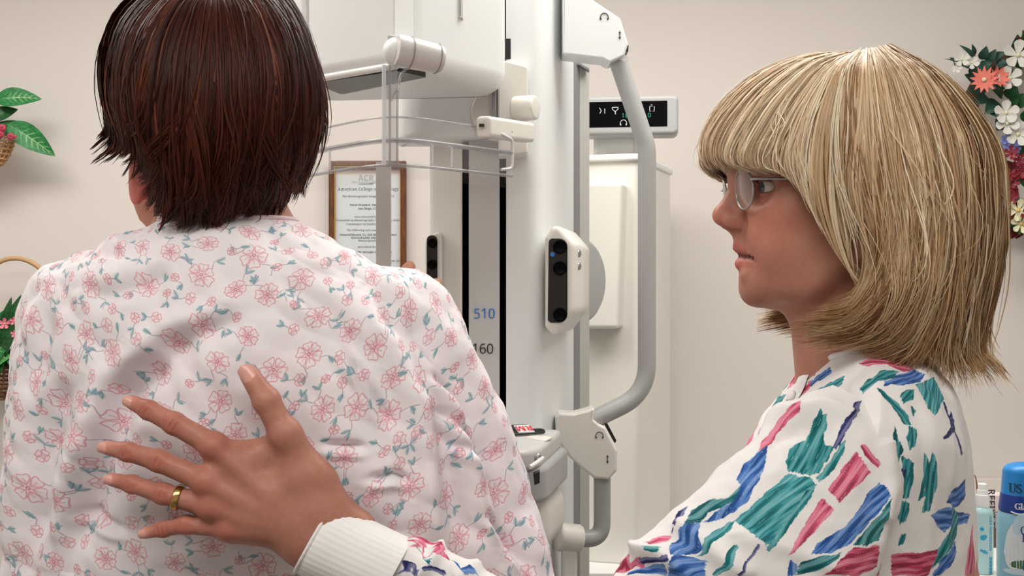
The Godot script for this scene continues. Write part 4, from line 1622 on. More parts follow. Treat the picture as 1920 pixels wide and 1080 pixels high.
func face_field() -> Field:
	var f := Field.new()
	var pair := func(p: Vector3, q: Vector3, r0: float, r1: float, k: float, sub := false) -> void:
		f.cap(p, q, r0, r1, k, sub)
		f.cap(mirrored(p), mirrored(q), r0, r1, k, sub)
	var pair_egg := func(p: Vector3, r: Vector3, k: float, sub := false, basis := Basis()) -> void:
		f.egg(p, r, k, sub, basis)
		f.egg(mirrored(p), r, k, sub, Basis(Vector3(basis.x.x, basis.x.y, -basis.x.z), Vector3(basis.y.x, basis.y.y, -basis.y.z), Vector3(-basis.z.x, -basis.z.y, basis.z.z)))
	# skull and face
	f.egg(T(1556, 292, 0), Vector3(0.093, 0.092, 0.073), 0.02)
	f.egg(T(1500, 395, 0), Vector3(0.054, 0.090, 0.056), 0.02)
	pair.call(T(1408, 316, 0.0), T(1432, 316, 0.034), 0.017, 0.015, 0.014)         # brow
	pair.call(T(1448, 418, 0.026), T(1492, 398, 0.047), 0.015, 0.018, 0.02)        # cheekbone
	pair.call(T(1440, 460, 0.020), T(1480, 480, 0.036), 0.014, 0.016, 0.02)
	pair.call(T(1440, 528, 0.014), T(1510, 528, 0.040), 0.018, 0.015, 0.02)        # side of the jaw
	pair.call(T(1510, 528, 0.039), T(1592, 475, 0.053), 0.014, 0.014, 0.02)
	pair.call(T(1490, 458, 0.036), T(1560, 435, 0.045), 0.018, 0.02, 0.025)
	f.cap(T(1434, 545, 0), T(1500, 548, 0), 0.014, 0.02, 0.012)                    # chin
	f.egg(T(1412, 541, 0), Vector3(0.0125, 0.0155, 0.017), 0.008)
	f.egg(T(1450, 472, 0), Vector3(0.0262, 0.030, 0.031), 0.012)        # round the mouth
	# eye sockets
	pair_egg.call(T(1420, 352, 0.033), Vector3(0.0155, 0.0125, 0.0175), 0.012, true)
	# nose
	f.cap(T(1388, 345, 0), T(1359, 398, 0), 0.0068, 0.0085, 0.010)
	f.cap(T(1402, 372, 0), T(1386, 410, 0), 0.011, 0.0125, 0.010)
	f.egg(T(1353, 405, 0), Vector3(0.0086, 0.0088, 0.0098), 0.006)
	pair_egg.call(T(1382, 415, 0.0112), Vector3(0.0128, 0.0082, 0.0056), 0.005)
	f.cap(T(1372, 424, 0), T(1392, 430, 0), 0.0052, 0.007, 0.008)
	pair_egg.call(T(1370, 428, 0.006), Vector3(0.0055, 0.0032, 0.0028), 0.003, true)
	pair.call(T(1400, 402, 0.0165), T(1404, 420, 0.0195), 0.0012, 0.0010, 0.006, true)   # groove behind the nostril wing
	# upper lip, mouth, lower lip
	f.cap(T(1390, 440, 0), T(1389, 456, 0), 0.0072, 0.0068, 0.006)
	pair.call(T(1385, 466, 0.0), T(1416, 477, 0.0225), 0.0046, 0.0024, 0.004)
	pair.call(T(1390, 494, 0.0), T(1418, 488, 0.0215), 0.0056, 0.0028, 0.004)
	pair.call(T(1374, 479, 0.0), T(1422, 484, 0.0265), 0.0030, 0.0016, 0.003, true)
	f.cap(T(1404, 516, -0.010), T(1404, 516, 0.010), 0.0076, 0.0076, 0.006)
	# lids over the eyes
	for sd in [1, -1]:
		var ec := T(1447, 351, 0.031)
		ec.z = -1.10 + sd * 0.031
		f.egg(ec, Vector3.ONE * 0.0129, 0.004)
		f.egg(ec + Vector3(-0.010, -0.0004, sd * 0.005), Vector3(0.014, 0.0046, 0.013), 0.0015, true, Basis(Vector3(0, 1, 0), sd * 0.5) * Basis(Vector3(0, 0, 1), 0.06))
	# neck
	f.cap(T(1596, 520, 0), T(1612, 690, 0), 0.053, 0.056, 0.02)
	f.cap(T(1552, 590, 0), T(1578, 700, 0), 0.030, 0.036, 0.02)
	# ear
	var e := T(1628, 420, 0.068)
	f.egg(e, Vector3(0.018, 0.031, 0.008), 0.006, false, Basis(Vector3(0, 0, 1), -0.2) * Basis(Vector3(0, 1, 0), -0.35))
	f.egg(e + Vector3(-0.003, 0.003, 0.009), Vector3(0.010, 0.018, 0.006), 0.005, true, Basis(Vector3(0, 0, 1), -0.2))
	f.egg(e + Vector3(-0.006, -0.026, 0.0), Vector3(0.008, 0.010, 0.006), 0.006)
	return f

func technologist() -> void:
	var t := thing("person", "person with blond hair and glasses in a white brush-stroke print top, in profile", "person", Vector3(0.37, 0, -1.10))
	var f := face_field()
	var lip_a := T(1384, 462, 0)
	var lip_b := T(1386, 495, 0)
	var brow_a := T(1394, 320, 0.016)
	var brow_b := T(1456, 318, 0.046)
	var cheek_c := T(1440, 420, 0.04)
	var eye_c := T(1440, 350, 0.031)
	var mottle := FastNoiseLite.new()
	mottle.seed = 77
	mottle.frequency = 1.0
	mottle.fractal_octaves = 3
	var slit0 := T(1374, 479, 0).y
	var slit1 := T(1374, 484, 0.0265).y
	var open_c := T(1447, 351, 0.031) + Vector3(-0.010, -0.0004, 0.005)
	var paint := func(p: Vector3) -> Color:
		var z := absf(p.z + 1.10)
		var n := sin(p.x * 130.0) * sin(p.y * 110.0 + 1.0) * sin(p.z * 120.0)
		var c := lin(rgb(186, 134, 114)).lerp(lin(rgb(163, 109, 91)), 0.5 + 0.35 * n)
		c = c.lerp(lin(rgb(206, 122, 104)), 0.45 * exp(-(Vector3(p.x, p.y, -1.10 + z) - cheek_c).length_squared() / 0.0007))
		c = c.lerp(lin(rgb(210, 122, 106)), 0.5 * exp(-(p - T(1350, 405, 0)).length_squared() / 0.0002))
		var lw := clampf(1.0 - z / 0.022, 0.0, 1.0)
		if p.x < lip_a.x + 0.016 and z < 0.022:
			var up := absf(p.y - lerpf(lip_a.y - 0.001, lip_a.y - 0.008, z / 0.022))
			var lo := absf(p.y - lerpf(lip_b.y + 0.0, lip_b.y + 0.004, z / 0.022))
			c = c.lerp(lin(rgb(174, 98, 88)), 0.8 * smoothstep(0.0058, 0.0035, up) * smoothstep(0.0, 0.2, lw))
			c = c.lerp(lin(rgb(188, 108, 98)), 0.8 * smoothstep(0.0075, 0.0045, lo) * smoothstep(0.0, 0.2, lw))
		c = c * (1.0 + 0.09 * mottle.get_noise_3d(p.x * 160.0, p.y * 160.0, p.z * 160.0))
		if z < 0.028 and p.x < lip_a.x + 0.024 and p.x > lip_a.x - 0.004:
			c = c.lerp(lin(rgb(84, 34, 30)), 0.9 * smoothstep(0.0028, 0.0014, absf(p.y - lerpf(slit0, slit1, z / 0.0265))))
		var q := Vector3(p.x, p.y, -1.10 + z)
		var el := (Basis(Vector3(0, 1, 0), -0.5) * (q - open_c)) / Vector3(0.0125, 0.0046, 0.0125)
		if q.y > open_c.y:
			c = c.lerp(lin(rgb(52, 32, 26)), 0.8 * smoothstep(1.55, 1.1, el.length()))
		else:
			c = c.lerp(lin(rgb(110, 66, 56)), 0.6 * smoothstep(1.5, 1.1, el.length()))
		var h := clampf((q - brow_a).dot(brow_b - brow_a) / (brow_b - brow_a).length_squared(), 0.0, 1.0)
		var bd := absf(q.y - lerpf(brow_a.y, brow_b.y, h) - 0.003 * sin(h * PI))
		if q.x < brow_b.x + 0.004:
			c = c.lerp(lin(rgb(132, 96, 70)), 0.55 * smoothstep(0.004, 0.0015, bd) * smoothstep(0.03, 0.012, (q - brow_a.lerp(brow_b, h)).length()))
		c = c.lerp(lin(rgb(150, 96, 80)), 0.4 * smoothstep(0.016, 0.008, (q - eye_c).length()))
		return c
	var bm := Mesher.new()
	f.mesh(bm, 0.0025, paint)
	# trunk, arms, legs under the clothes
	var g := Field.new()
	g.cap(T(1612, 710, 0), T(1615, 800, 0), 0.045, 0.055, 0.03)
	g.cap(T(1625, 850, -0.12), T(1625, 850, 0.10), 0.04, 0.04, 0.03)
	g.egg(T(1618, 960, 0), Vector3(0.08, 0.17, 0.115), 0.04)
	g.egg(T(1625, 1300, 0), Vector3(0.10, 0.17, 0.15), 0.08)
	for s in [-1, 1]:
		g.cap(T(1625, 1420, 0) + Vector3(0, 0, s * 0.08), Vector3(0.36, 0.5, -1.10 + s * 0.085), 0.085, 0.055, 0.04)
		g.cap(Vector3(0.36, 0.5, -1.10 + s * 0.085), Vector3(0.38, 0.09, -1.10 + s * 0.09), 0.052, 0.036, 0.03)
		g.cap(Vector3(0.38, 0.06, -1.10 + s * 0.09), Vector3(0.25, 0.04, -1.10 + s * 0.10), 0.036, 0.028, 0.03)
	# left arm: shoulder, elbow below the frame, wrist on the patient's back
	var sh := P(1590, 880, 0.97)
	var el := P(1235, 1290, 0.90)
	var wr := P(600, 1000, 0.975)
	g.cap(sh, el, 0.042, 0.036, 0.02)
	g.cap(el, wr.lerp(el, 0.1), 0.034, 0.02, 0.015)
	g.cap(T(1625, 810, -0.15), Vector3(0.34, 1.02, -1.30), 0.045, 0.038, 0.03)       # right arm hangs behind
	g.cap(Vector3(0.34, 1.02, -1.30), Vector3(0.26, 0.82, -1.32), 0.036, 0.026, 0.02)
	g.egg(Vector3(0.25, 0.765, -1.32), Vector3(0.028, 0.05, 0.016), 0.02)
	for k in 4:
		g.cap(Vector3(0.232 + k * 0.014, 0.73, -1.32), Vector3(0.226 + k * 0.012, 0.67 + absf(k - 1.6) * 0.006, -1.318), 0.009, 0.007, 0.004)
	g.mesh(bm, 0.012, paint)
	var nails := hand(bm)
	var body := part("body", bm, skin_material(0.45), t)
	var nm := mat(rgb(214, 160, 148), 0.22)
	for n in nails:
		part("fingernail", nail_mesh(n), nm, body)
	# eyes
	for s in [1, -1]:
		var c := T(1447, 351, 0.031)
		c.z = -1.10 + s * 0.031
		var m := Mesher.new()
		m.ball(c, Vector3.ONE * 0.0115, 24, 16)
		var eye := part("eye", m, mat(rgb(226, 218, 210), 0.15), t)
		m = Mesher.new()
		var look := Vector3(-0.93, -0.08, 0.24 * s).normalized()
		var xf := facing(c, look)
		m.lathe([Vector2(0.0, 0.0118), Vector2(0.003, 0.0117), Vector2(0.0058, 0.0104)], xf * Transform3D(Basis(Vector3(1, 0, 0), PI / 2), Vector3.ZERO), 24)
		part("iris", m, mat(rgb(58, 74, 84), 0.15), eye)
		m = Mesher.new()
		m.lathe([Vector2(0.0, 0.0121), Vector2(0.0022, 0.0120), Vector2(0.0024, 0.0115)], xf * Transform3D(Basis(Vector3(1, 0, 0), PI / 2), Vector3.ZERO), 20)
		part("pupil", m, mat(rgb(10, 10, 12), 0.1), eye)
		m = Mesher.new()
		for k in 22:
			var z := 0.018 + 0.026 * k / 21.0
			var b := T(lerpf(1421, 1436, k / 21.0), 344, 0.0)
			b.z = -1.10 + s * (z + 0.002)
			m.tube(smooth_path([b, b + Vector3(-0.004, -0.0015, s * 0.0006), b + Vector3(-0.008, 0.0006, s * 0.0016)], 4), [0.0005, 0.0005, 0.0004, 0.0003, 0.0001], 4, false)
		part("eyelashes", m, mat(rgb(40, 26, 20), 0.6), t).set_meta("kind", "stuff")
	tech_hair(t)
	tech_clothes(t)
	glasses()
	finger_ring()

# the left hand, spread on the gown: each finger a chain of its own
func hand(bm: Mesher) -> Array:
	var h := Field.new()
	var D := 0.962
	var w := P(598, 1000, 0.967)
	# index, middle, ring, little: knuckle, first joint, second joint, tip
	var chains := [
		[[402, 836, D - 0.008], [327, 794, D - 0.008], [279, 769, D - 0.001], [247, 754, D + 0.004], 0.0098, 0.0088, 0.0076, 0.0060],
		[[388, 902, D - 0.010], [298, 864, D - 0.010], [240, 847, D - 0.002], [200, 839, D + 0.004], 0.0098, 0.0088, 0.0076, 0.0060],
		[[398, 950, D - 0.008], [306, 926, D - 0.009], [248, 908, D - 0.001], [210, 899, D + 0.004], 0.0094, 0.0082, 0.0070, 0.0056],
		[[430, 990, D - 0.004], [350, 984, D - 0.006], [307, 992, D + 0.0], [273, 999, D + 0.004], 0.0086, 0.0072, 0.0062, 0.0050],
	]
	var nails: Array = []
	for c in chains:
		var p := []
		for k in 4:
			p.append(P(c[k][0], c[k][1], c[k][2]))
		h.cap(w + (p[0] - w) * 0.18, p[0], 0.0145, c[4] * 1.12, 0.014)
		h.cap(p[0], p[1], c[4], c[5], 0.004)
		h.egg(p[1], Vector3.ONE * c[5] * 1.015, 0.003)
		h.cap(p[1], p[2], c[5] * 0.98, c[6], 0.003)
		h.egg(p[2], Vector3.ONE * c[6] * 1.0, 0.003)
		h.cap(p[2], p[3], c[6], c[7], 0.003)
		h.egg(p[0] + Vector3(0, 0, 0.004), Vector3.ONE * c[4] * 0.95, 0.008)
		# tendon on the back of the hand
		h.cap(p[0] + Vector3(0, 0, c[4] * 0.85), w.lerp(p[0], 0.2) + Vector3(0, 0, 0.0140), 0.0034, 0.0024, 0.006)
		nails.append([p[2], p[3], c[7]])
	# thumb
	var q := [P(590, 905, D + 0.004), P(534, 815, D - 0.004), P(500, 752, D - 0.004), P(468, 703, D + 0.002)]
	h.cap(w, q[0], 0.022, 0.0165, 0.02)
	h.cap(q[0], q[1], 0.0162, 0.0122, 0.012)
	h.egg(q[1] + Vector3(0.001, 0.001, 0.001), Vector3.ONE * 0.0116, 0.010)
	h.cap(q[1], q[2], 0.0116, 0.0106, 0.004)
	h.egg(q[2], Vector3.ONE * 0.0108, 0.003)
	h.cap(q[2], q[3], 0.0106, 0.0082, 0.004)
	nails.append([q[2], q[3], 0.0085])
	# web between thumb and palm, and the palm itself
	h.cap(P(545, 850, D + 0.006), P(450, 850, D + 0.004), 0.0105, 0.009, 0.012)
	h.cap(P(500, 850, D + 0.004), P(430, 870, D), 0.011, 0.011, 0.012)
	h.cap(P(560, 900, D), P(480, 960, D + 0.002), 0.017, 0.015, 0.014)
	h.cap(P(590, 960, D), P(450, 980, D + 0.004), 0.015, 0.012, 0.014)
	h.cap(P(600, 965, 0.97), P(660, 1000, 0.968), 0.0225, 0.0215, 0.02)
	h.cap(P(583, 1016, 0.97), P(645, 1048, 0.968), 0.0205, 0.020, 0.02)
	# creases over the joints
	for c in chains:
		for j in [1, 2]:
			var p := P(c[j][0], c[j][1], c[j][2])
			var d := (P(c[j + 1][0], c[j + 1][1], c[j + 1][2]) - P(c[j - 1][0], c[j - 1][1], c[j - 1][2])).normalized()
			var s := d.cross(Vector3(0, 0, 1)).normalized()
			for o in [-0.004, 0.0, 0.004]:
				var b: Vector3 = p + d * o + Vector3(0, 0, c[3 + j] * 1.07)
				h.cap(b - s * c[3 + j] * 0.5 - Vector3(0, 0, 0.0012), b + s * c[3 + j] * 0.5 - Vector3(0, 0, 0.0014), 0.0010, 0.0010, 0.0014, true)
	var mot := FastNoiseLite.new()
	mot.seed = 78
	mot.frequency = 1.0
	mot.fractal_octaves = 3
	var tips := []
	for n in nails:
		tips.append(n[1] + Vector3(0, 0, n[2] * 0.6))
	var joints := []
	for c in chains:
		for j in 3:
			joints.append(P(c[j][0], c[j][1], c[j][2]) + Vector3(0, 0, 0.008))
	var paint := func(p: Vector3) -> Color:
		var n := sin(p.x * 150.0) * sin(p.y * 140.0 + 1.0) * sin(p.z * 90.0)
		var c := lin(rgb(184, 132, 114)).lerp(lin(rgb(160, 104, 88)), 0.5 + 0.35 * n)
		c = c * (1.0 + 0.10 * mot.get_noise_3d(p.x * 170.0, p.y * 170.0, p.z * 170.0))
		for j in joints:
			c = c.lerp(lin(rgb(176, 92, 80)), 0.5 * exp(-(p - j).length_squared() / 0.00012))
		for j in tips:
			c = c.lerp(lin(rgb(226, 150, 138)), 0.6 * exp(-(p - j).length_squared() / 0.00005))
		return c
	h.mesh(bm, 0.0014, paint)
	return nails

func nail_mesh(n: Array) -> Mesher:   # a curved plate on the back of the last joint
	var d: Vector3 = (n[1] - n[0]).normalized()
	var up := (Vector3(0, 0, 1) - d * d.z).normalized()
	var s := d.cross(up)
	var r: float = n[2]
	var m := Mesher.new()
	var rows := []
	for j in 11:
		var u := j / 10.0 * 2.0 - 1.0
		var w := 0.85 * pow(maxf(0.0, 1.0 - pow(absf(u), 4.0)), 0.5)
		var row := PackedVector3Array()
		for k in 9:
			var a := (k / 4.0 - 1.0) * w
			row.append((n[1] as Vector3) + d * (r * (u * 0.95 + 0.05)) + up * (r * (cos(a) * 1.04 - 0.10 * maxf(0.0, u) * u)) + s * (r * sin(a)))
		rows.append(row)
	m.grid(rows, false)
	return m

func finger_ring() -> void:
	var c := P(333, 933, 0.9535)
	var axis := (P(306, 926, 0.953) - P(398, 950, 0.954)).normalized()
	var m := Mesher.new()
	var x := facing(c, axis)
	var prof := []
	for k in 9:
		var a := TAU * k / 8
		prof.append(Vector2(0.0098 + 0.0008 * cos(a), 0.0028 * sin(a)))
	m.lathe(prof, x * Transform3D(Basis(Vector3(1, 0, 0), PI / 2), Vector3.ZERO), 40)
	var gold := mat(rgb(214, 180, 116), 0.22, 1.0)
	tag(obj("finger_ring", m, gold), "plain gold ring on the hand that rests on the floral gown", "ring")

func glasses() -> void:
	var t := thing("eyeglasses", "thin silver wire-rimmed oval eyeglasses on the blond person's nose", "eyeglasses", T(1390, 352, 0))
	for s in [1, -1]:
		var cz: float = -1.10 + s * 0.033
		var base := P(1393, 355, 1.10 - 0.033)
		var c := Vector3(base.x, base.y, cz)
		if s < 0:
			c.x = P(1358, 354, 1.133).x
		var n := Vector3(-1, -0.10, 0.16 * s).normalized()
		var xf := facing(c, n)
		var ring := PackedVector3Array()
		var disc := []
		for k in 41:
			var a := TAU * k / 40
			ring.append(xf * Vector3(cos(a) * 0.0225, sin(a) * 0.0185, -0.0015 * cos(a) * cos(a)))
		for j in 6:
			var row := PackedVector3Array()
			for k in 40:
				var a := TAU * k / 40
				var q := j / 5.0
				row.append(xf * Vector3(cos(a) * 0.0223 * q, sin(a) * 0.0183 * q, 0.001 * (1 - q * q) - 0.0015 * cos(a) * cos(a) * q * q))
			disc.append(row)
		var m := Mesher.new()
		m.tube(ring, 0.0010, 8, false)
		var rim := part("rim", m, MT.steel, t)
		m = Mesher.new()
		m.grid(disc, true)
		part("lens", m, MT.glass, t)
		var outer := xf * Vector3(0.0225 * (1.0 if (xf.basis.x.z * s) > 0 else -1.0), 0.006, 0)
		m = Mesher.new()
		var hinge := outer + Vector3(0.004, 0.001, s * 0.005)
		var ear := T(1650, 328, 0.072)
		ear.z = -1.10 + s * 0.074
		var mid := T(1520, 334, 0.068)
		mid.z = -1.10 + s * 0.068
		m.tube(smooth_path([outer, hinge, mid, ear, ear + Vector3(0.014, -0.018, 0)], 24), 0.0012, 8)
		part("temple", m, MT.steel, t)
		m = Mesher.new()
		m.ball(c + Vector3(0.004, -0.007, -s * 0.02), Vector3(0.002, 0.004, 0.0012), 12, 8)
		part("nose_pad", m, MT.acrylic_bright, t)
	var m2 := Mesher.new()
	var a := P(1396, 350, 1.069)
	a.z = -1.10 + 0.0095
	var b := P(1366, 350, 1.131)
	b.z = -1.10 - 0.0095
	a.x = lerpf(a.x, b.x, 0.3)
	m2.tube(smooth_path([a, (a + b) / 2 + Vector3(-0.003, 0.0035, 0), b], 12), 0.0009, 8)
	part("bridge", m2, MT.steel, t)

func tech_hair(t: Node3D) -> void:
	var h := Hair.new()
	h.rng.seed = 17
	h.core = T(1580, 330, 0)
	var near := [
		[[1590, 97, 0.0], [1500, 104, 0.0], [1410, 140, 0.0], [1345, 195, 0.0], [1316, 245, 0.0], [1312, 275, 0.0], [1316, 296, 0.0], [1326, 314, 0.0]],
		[[1592, 95, 0.01], [1505, 105, 0.025], [1420, 148, 0.03], [1362, 205, 0.032], [1332, 255, 0.033], [1328, 285, 0.033], [1334, 303, 0.032], [1346, 320, 0.03]],
		[[1595, 94, 0.02], [1515, 110, 0.045], [1440, 160, 0.055], [1390, 220, 0.058], [1362, 270, 0.058], [1360, 300, 0.057], [1372, 311, 0.054], [1390, 322, 0.05]],
		[[1598, 94, 0.025], [1530, 118, 0.06], [1468, 178, 0.073], [1424, 240, 0.076], [1400, 285, 0.075], [1402, 312, 0.073], [1420, 318, 0.07], [1446, 325, 0.066]],
		[[1602, 94, 0.03], [1548, 125, 0.068], [1500, 190, 0.083], [1468, 250, 0.086], [1455, 295, 0.084], [1464, 320, 0.082], [1488, 326, 0.079], [1514, 334, 0.076]],
		[[1606, 93, 0.035], [1566, 130, 0.075], [1535, 205, 0.093], [1520, 280, 0.097], [1520, 340, 0.095], [1535, 400, 0.086], [1555, 455, 0.082], [1580, 500, 0.079]],
		[[1612, 92, 0.035], [1585, 132, 0.077], [1568, 220, 0.086], [1562, 310, 0.085], [1566, 390, 0.084], [1580, 460, 0.084], [1604, 520, 0.084], [1632, 560, 0.080]],
		[[1620, 91, 0.037], [1608, 136, 0.080], [1608, 230, 0.098], [1616, 330, 0.101], [1632, 420, 0.100], [1640, 510, 0.097], [1600, 585, 0.091], [1512, 600, 0.080]],
		[[1630, 90, 0.037], [1636, 138, 0.080], [1650, 240, 0.101], [1664, 345, 0.106], [1672, 440, 0.106], [1660, 530, 0.103], [1600, 605, 0.096], [1505, 625, 0.082]],
		[[1640, 88, 0.036], [1666, 138, 0.078], [1692, 245, 0.102], [1706, 355, 0.109], [1706, 455, 0.109], [1690, 545, 0.106], [1628, 625, 0.099], [1530, 648, 0.086]],
		[[1650, 86, 0.033], [1698, 138, 0.073], [1738, 248, 0.099], [1752, 360, 0.107], [1750, 465, 0.107], [1732, 560, 0.103], [1680, 640, 0.096], [1600, 664, 0.088]],
		[[1658, 84, 0.028], [1728, 138, 0.064], [1784, 250, 0.090], [1798, 365, 0.099], [1794, 470, 0.098], [1776, 570, 0.093], [1740, 650, 0.088], [1716, 690, 0.088]],
		[[1664, 82, 0.02], [1752, 140, 0.05], [1824, 255, 0.074], [1840, 370, 0.082], [1834, 480, 0.08], [1812, 580, 0.075], [1794, 660, 0.074], [1800, 712, 0.080]],
		[[1668, 81, 0.01], [1770, 142, 0.028], [1856, 262, 0.045], [1872, 375, 0.05], [1866, 490, 0.048], [1842, 590, 0.045], [1832, 660, 0.046], [1852, 702, 0.052]],
		[[1670, 80, 0.0], [1778, 144, 0.0], [1872, 268, 0.0], [1888, 380, 0.0], [1880, 500, 0.0], [1856, 600, 0.0], [1852, 660, 0.0], [1882, 690, 0.0]],
	]
	var gs := []
	for g in near:
		var r := []
		for q in g:
			r.append(T(q[0], q[1], q[2]))
		gs.append(r)
	var far := []
	for k in range(gs.size() - 2, 0, -1):
		var r := []
		for p in gs[k]:
			r.append(mirrored(p))
		far.append(r)
	h.guides = gs + far + [gs[0]]
	var hp := func(tone: float, r: float) -> Color:
		var c := lin(rgb(182, 144, 104)).lerp(lin(rgb(232, 208, 172)), clampf(tone * 0.8 + (r - 0.5) * 0.5 + 0.12, 0.0, 1.0))
		if tone > 0.8:
			c = lin(rgb(240, 224, 194))
		if tone < 0.1:
			c = lin(rgb(150, 110, 76))
		return c
	var hf := func(tone: float, r: float) -> Color: return lin(rgb(206, 174, 136)).lerp(lin(rgb(242, 226, 198)), clampf(tone * 0.8 + (r - 0.5) * 0.6 + 0.1, 0.0, 1.0))
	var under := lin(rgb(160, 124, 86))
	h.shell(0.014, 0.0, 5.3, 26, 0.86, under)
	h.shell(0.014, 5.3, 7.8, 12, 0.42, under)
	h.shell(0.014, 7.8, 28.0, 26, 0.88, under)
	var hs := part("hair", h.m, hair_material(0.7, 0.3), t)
	h.m = Mesher.new()
	var tip := Color(0.88, 0.82, 0.74)
	grow(h, 6.9, 21.2, 300, 26, {"ridge": 0.005, "depth": 0.012, "thick": 0.004, "width": 0.0010, "paint": hp, "spread": 0.28, "short": 0.86, "ragged": 0.05, "lift": 0.003, "sway": 0.010, "gather": 0.5, "points": 20, "tip": tip})
	grow(h, 4.6, 6.1, 40, 24, {"ridge": 0.004, "depth": 0.010, "thick": 0.005, "width": 0.0009, "paint": hp, "spread": 0.25, "short": 0.85, "ragged": 0.06, "lift": 0.003, "sway": 0.008, "gather": 0.75, "tip": tip})
	grow(h, 0.0, 5.0, 85, 22, {"ridge": 0.003, "depth": 0.009, "thick": 0.003, "width": 0.0007, "paint": hf, "spread": 0.28, "short": 0.86, "long": 1.04, "ragged": 0.14, "lift": 0.003, "sway": 0.006, "gather": 0.45})
	grow(h, 22.4, 28.0, 60, 20, {"ridge": 0.003, "depth": 0.009, "thick": 0.003, "width": 0.0008, "paint": hf, "spread": 0.28, "short": 0.9, "long": 1.04, "ragged": 0.06, "lift": 0.003, "sway": 0.006, "gather": 0.45})
	grow(h, 6.0, 7.0, 30, 22, {"ridge": 0.004, "depth": 0.010, "thick": 0.005, "width": 0.0009, "paint": hp, "spread": 0.22, "short": 0.5, "long": 0.64, "ragged": 0.06, "lift": 0.003, "sway": 0.012, "gather": 0.7})
	# loose top layer, locks that swing forward, frayed tips
	grow(h, 7.0, 14.5, 100, 20, {"ridge": 0.004, "depth": 0.001, "thick": 0.002, "width": 0.0009, "paint": hp, "spread": 0.4, "late": 0.3, "short": 0.6, "long": 0.95, "ragged": 0.06, "lift": 0.004, "sway": 0.034, "gather": 0.75, "points": 18, "tip": tip})
	grow(h, 8.0, 11.0, 40, 18, {"depth": 0.006, "thick": 0.004, "width": 0.0008, "paint": hp, "spread": 0.3, "late": 0.5, "short": 0.98, "long": 1.05, "ragged": 0.06, "lift": 0.004, "sway": 0.016, "gather": 0.8, "tip": Color(0.8, 0.7, 0.6)})
	grow(h, 10.6, 15.5, 70, 22, {"depth": 0.012, "thick": 0.006, "width": 0.0008, "paint": hp, "spread": 0.3, "late": 0.6, "short": 1.0, "long": 1.1, "ragged": 0.08, "lift": 0.010, "sway": 0.012, "gather": 0.5, "frizz": 0.003, "tip": Color(0.72, 0.6, 0.48)})
	grow(h, 0.0, 16.0, 60, 5, {"depth": 0.0, "thick": 0.001, "width": 0.00045, "paint": hp, "spread": 0.4, "late": 0.3, "short": 0.5, "long": 0.98, "ragged": 0.1, "lift": 0.005, "sway": 0.02, "gather": 0.2, "frizz": 0.003, "stray": 0.3, "fly": 0.005})
	part("strands", h.m, hair_material(0.4, 0.42), hs).set_meta("kind", "stuff")

